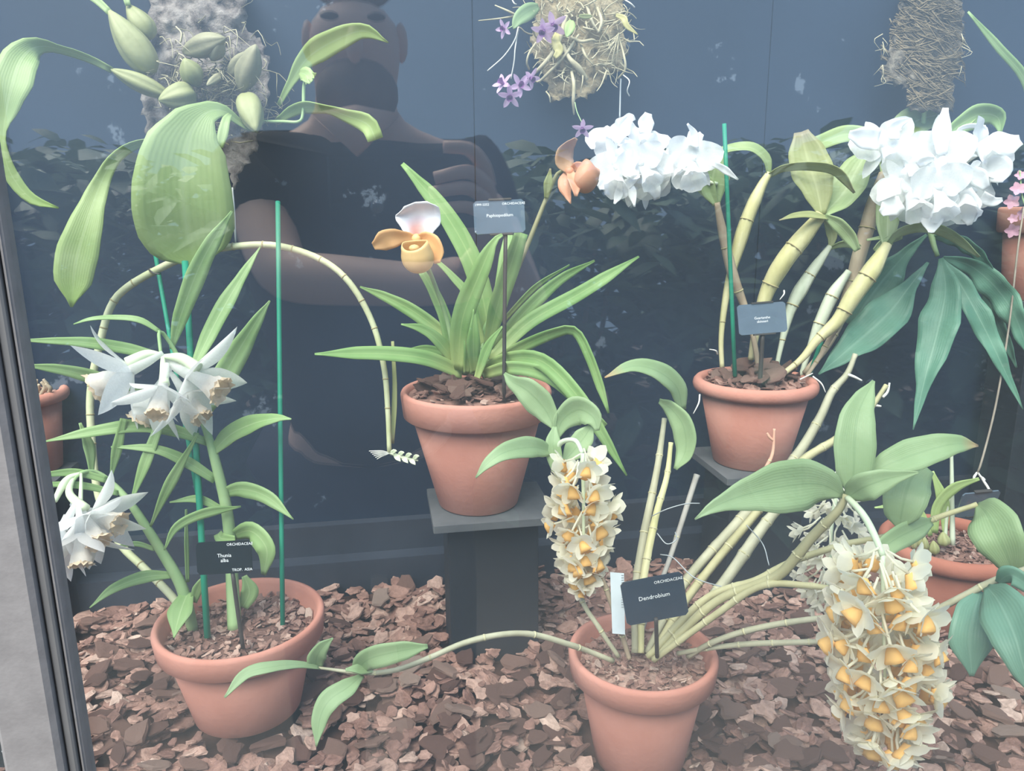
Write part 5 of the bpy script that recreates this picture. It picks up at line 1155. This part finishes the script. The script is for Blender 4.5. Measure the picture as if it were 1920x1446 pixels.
BV = [pe, be, ch, nk, hd+Vector((0, 0.01, -0.06)), hd+Vector((0, 0, 0.05)), sl, (sl+el)/2, el, wl, hl, sr, (sr+er)/2, er, wr, hr, hips[0], knee[0], ank[0], toe[0], hips[1], knee[1], ank[1], toe[1]]
BE = [(0,1),(1,2),(2,3),(3,4),(4,5),(2,6),(6,7),(7,8),(8,9),(9,10),(2,11),(11,12),(12,13),(13,14),(14,15),(0,16),(16,17),(17,18),(18,19),(0,20),(20,21),(21,22),(22,23)]
BR = [0.12,0.11,0.13,0.052,0.068,0.078,0.058,0.047,0.042,0.030,0.034,0.058,0.047,0.042,0.030,0.034,0.085,0.055,0.04,0.035,0.085,0.055,0.04,0.035]
body = skinned('body', BV, BE, BR, SKIN, person)
# face: brow, nose, lips, eyes, ears
fz = hd+Vector((0, 0.075, -0.02))
MB().add(*ball(0.012, 0.018, 0.024, fz+Vector((0, 0.012, -0.012)))).build('nose', SKIN, person)
MB().add(*ball(0.024, 0.008, 0.008, fz+Vector((0, 0.0, -0.055)))).build('mouth', mat_plain('lip_skin', rgb(178,112,104), 0.5), person)
for s in (-1, 1):
    MB().add(*ball(0.013, 0.007, 0.006, fz+Vector((s*0.031, 0.0, 0.026)))).build('eye', mat_plain('eye_dark', rgb(60,44,36), 0.3), person)
    MB().add(*ball(0.010, 0.016, 0.028, hd+Vector((s*0.066, -0.01, -0.01)))).build('ear', SKIN, person)
hv = []
for v in ball(0.086, 0.085, 0.085, hd+Vector((0, -0.05, 0.125)), 18, 12)[0]: hv.append(v)
MB().add(hv, ball(1, 1, 1, sides=18, n=12)[1]).build('hair', HAIR, person)
SV = [pe+Vector((0, 0, -0.02)), be, ch, ch+Vector((0, 0, 0.06)), sl, (sl*0.45+el*0.55), sr, (sr*0.45+er*0.55)]
skinned('shirt', SV, [(0,1),(1,2),(2,3),(2,4),(4,5),(2,6),(6,7)], [0.15,0.15,0.175,0.10,0.092,0.072,0.092,0.072], SHIRT, person)
skinned('trousers', [pe+Vector((0, 0, -0.02)), hips[0], knee[0], ank[0]+Vector((0, 0, 0.03)), hips[1], knee[1], ank[1]+Vector((0, 0, 0.03))], [(0,1),(1,2),(2,3),(0,4),(4,5),(5,6)], [0.14,0.10,0.072,0.06,0.10,0.072,0.06], JEANS, person)
MB().add(*ball(0.058, 0.05, 0.052, hd+Vector((0, 0.038, -0.088)), 16, 10)).build('beard', HAIR, person)
# skin in the neck opening of the shirt
a_, b_, c_ = mir(584, 212, -0.245), mir(748, 212, -0.245), mir(668, 290, -0.222)
top = mir(666, 196, -0.25)
MB().add([a_, b_, c_, top, a_-Vector((0, .06, 0)), b_-Vector((0, .06, 0)), c_-Vector((0, .06, 0)), top-Vector((0, .06, 0))], [(0,2,1), (0,1,3), (4,5,6), (0,4,6,2), (2,6,5,1), (1,5,7,3), (3,7,4,0)]).build('neckline', SKIN, person, smooth=True)
# fingers closed on the phone
phc = mir(756, 362, -0.020)
def finger(P, r_):
    MB().add(*tube_data(catmull(P, 12), lambda s: r_*(1-0.28*s), 10)).build('finger', SKIN, person)
for (x0_, y0_, x1_, y1_, x2_, y2_, r_) in ((915,345,880,280,832,275,0.0095), (918,365,878,322,815,334,0.0095), (915,385,872,352,805,362,0.0092), (908,408,872,388,815,392,0.0082)):
    finger([mir(x0_, y0_, -0.050), mir((x0_+x1_)/2+10, (y0_+y1_)/2, -0.022), mir(x1_, y1_, -0.004), mir(x2_, y2_, -0.001)], r_)
finger([mir(905, 400, -0.06), mir(870, 410, -0.055), mir(825, 380, -0.046)], 0.0105)
for k in range(4):
    finger([mir(880+4*k, 500+16*k, -0.125), mir(925, 498+16*k, -0.115), mir(930, 505+15*k, -0.145)], 0.009)
finger([mir(870, 505, -0.12), mir(885, 478, -0.105), mir(905, 470, -0.105)], 0.0105)
ph = empty('phone', phc, 'black phone held up in front of the photographer, mirrored in the glass', 'phone')
MB().add(*bevel_box(phc.x-0.080, phc.x+0.080, -0.027, -0.019, phc.z-0.038, phc.z+0.038, 0.003)).build('phone_body', PHONE, ph, smooth=False)
mb = MB().add(*lathe([(0.0005, 0), (0.007, 0), (0.0075, -0.001), (0.0075, -0.002)], 20)); mb.tf(Matrix.Translation((0, -0.0165, H)) @ Matrix.Rotation(R(-90), 4, 'X'))
mb.build('lens_ring', mat_plain('lens_ring_grey', rgb(150,154,160), 0.2, metal=0.8), ph)
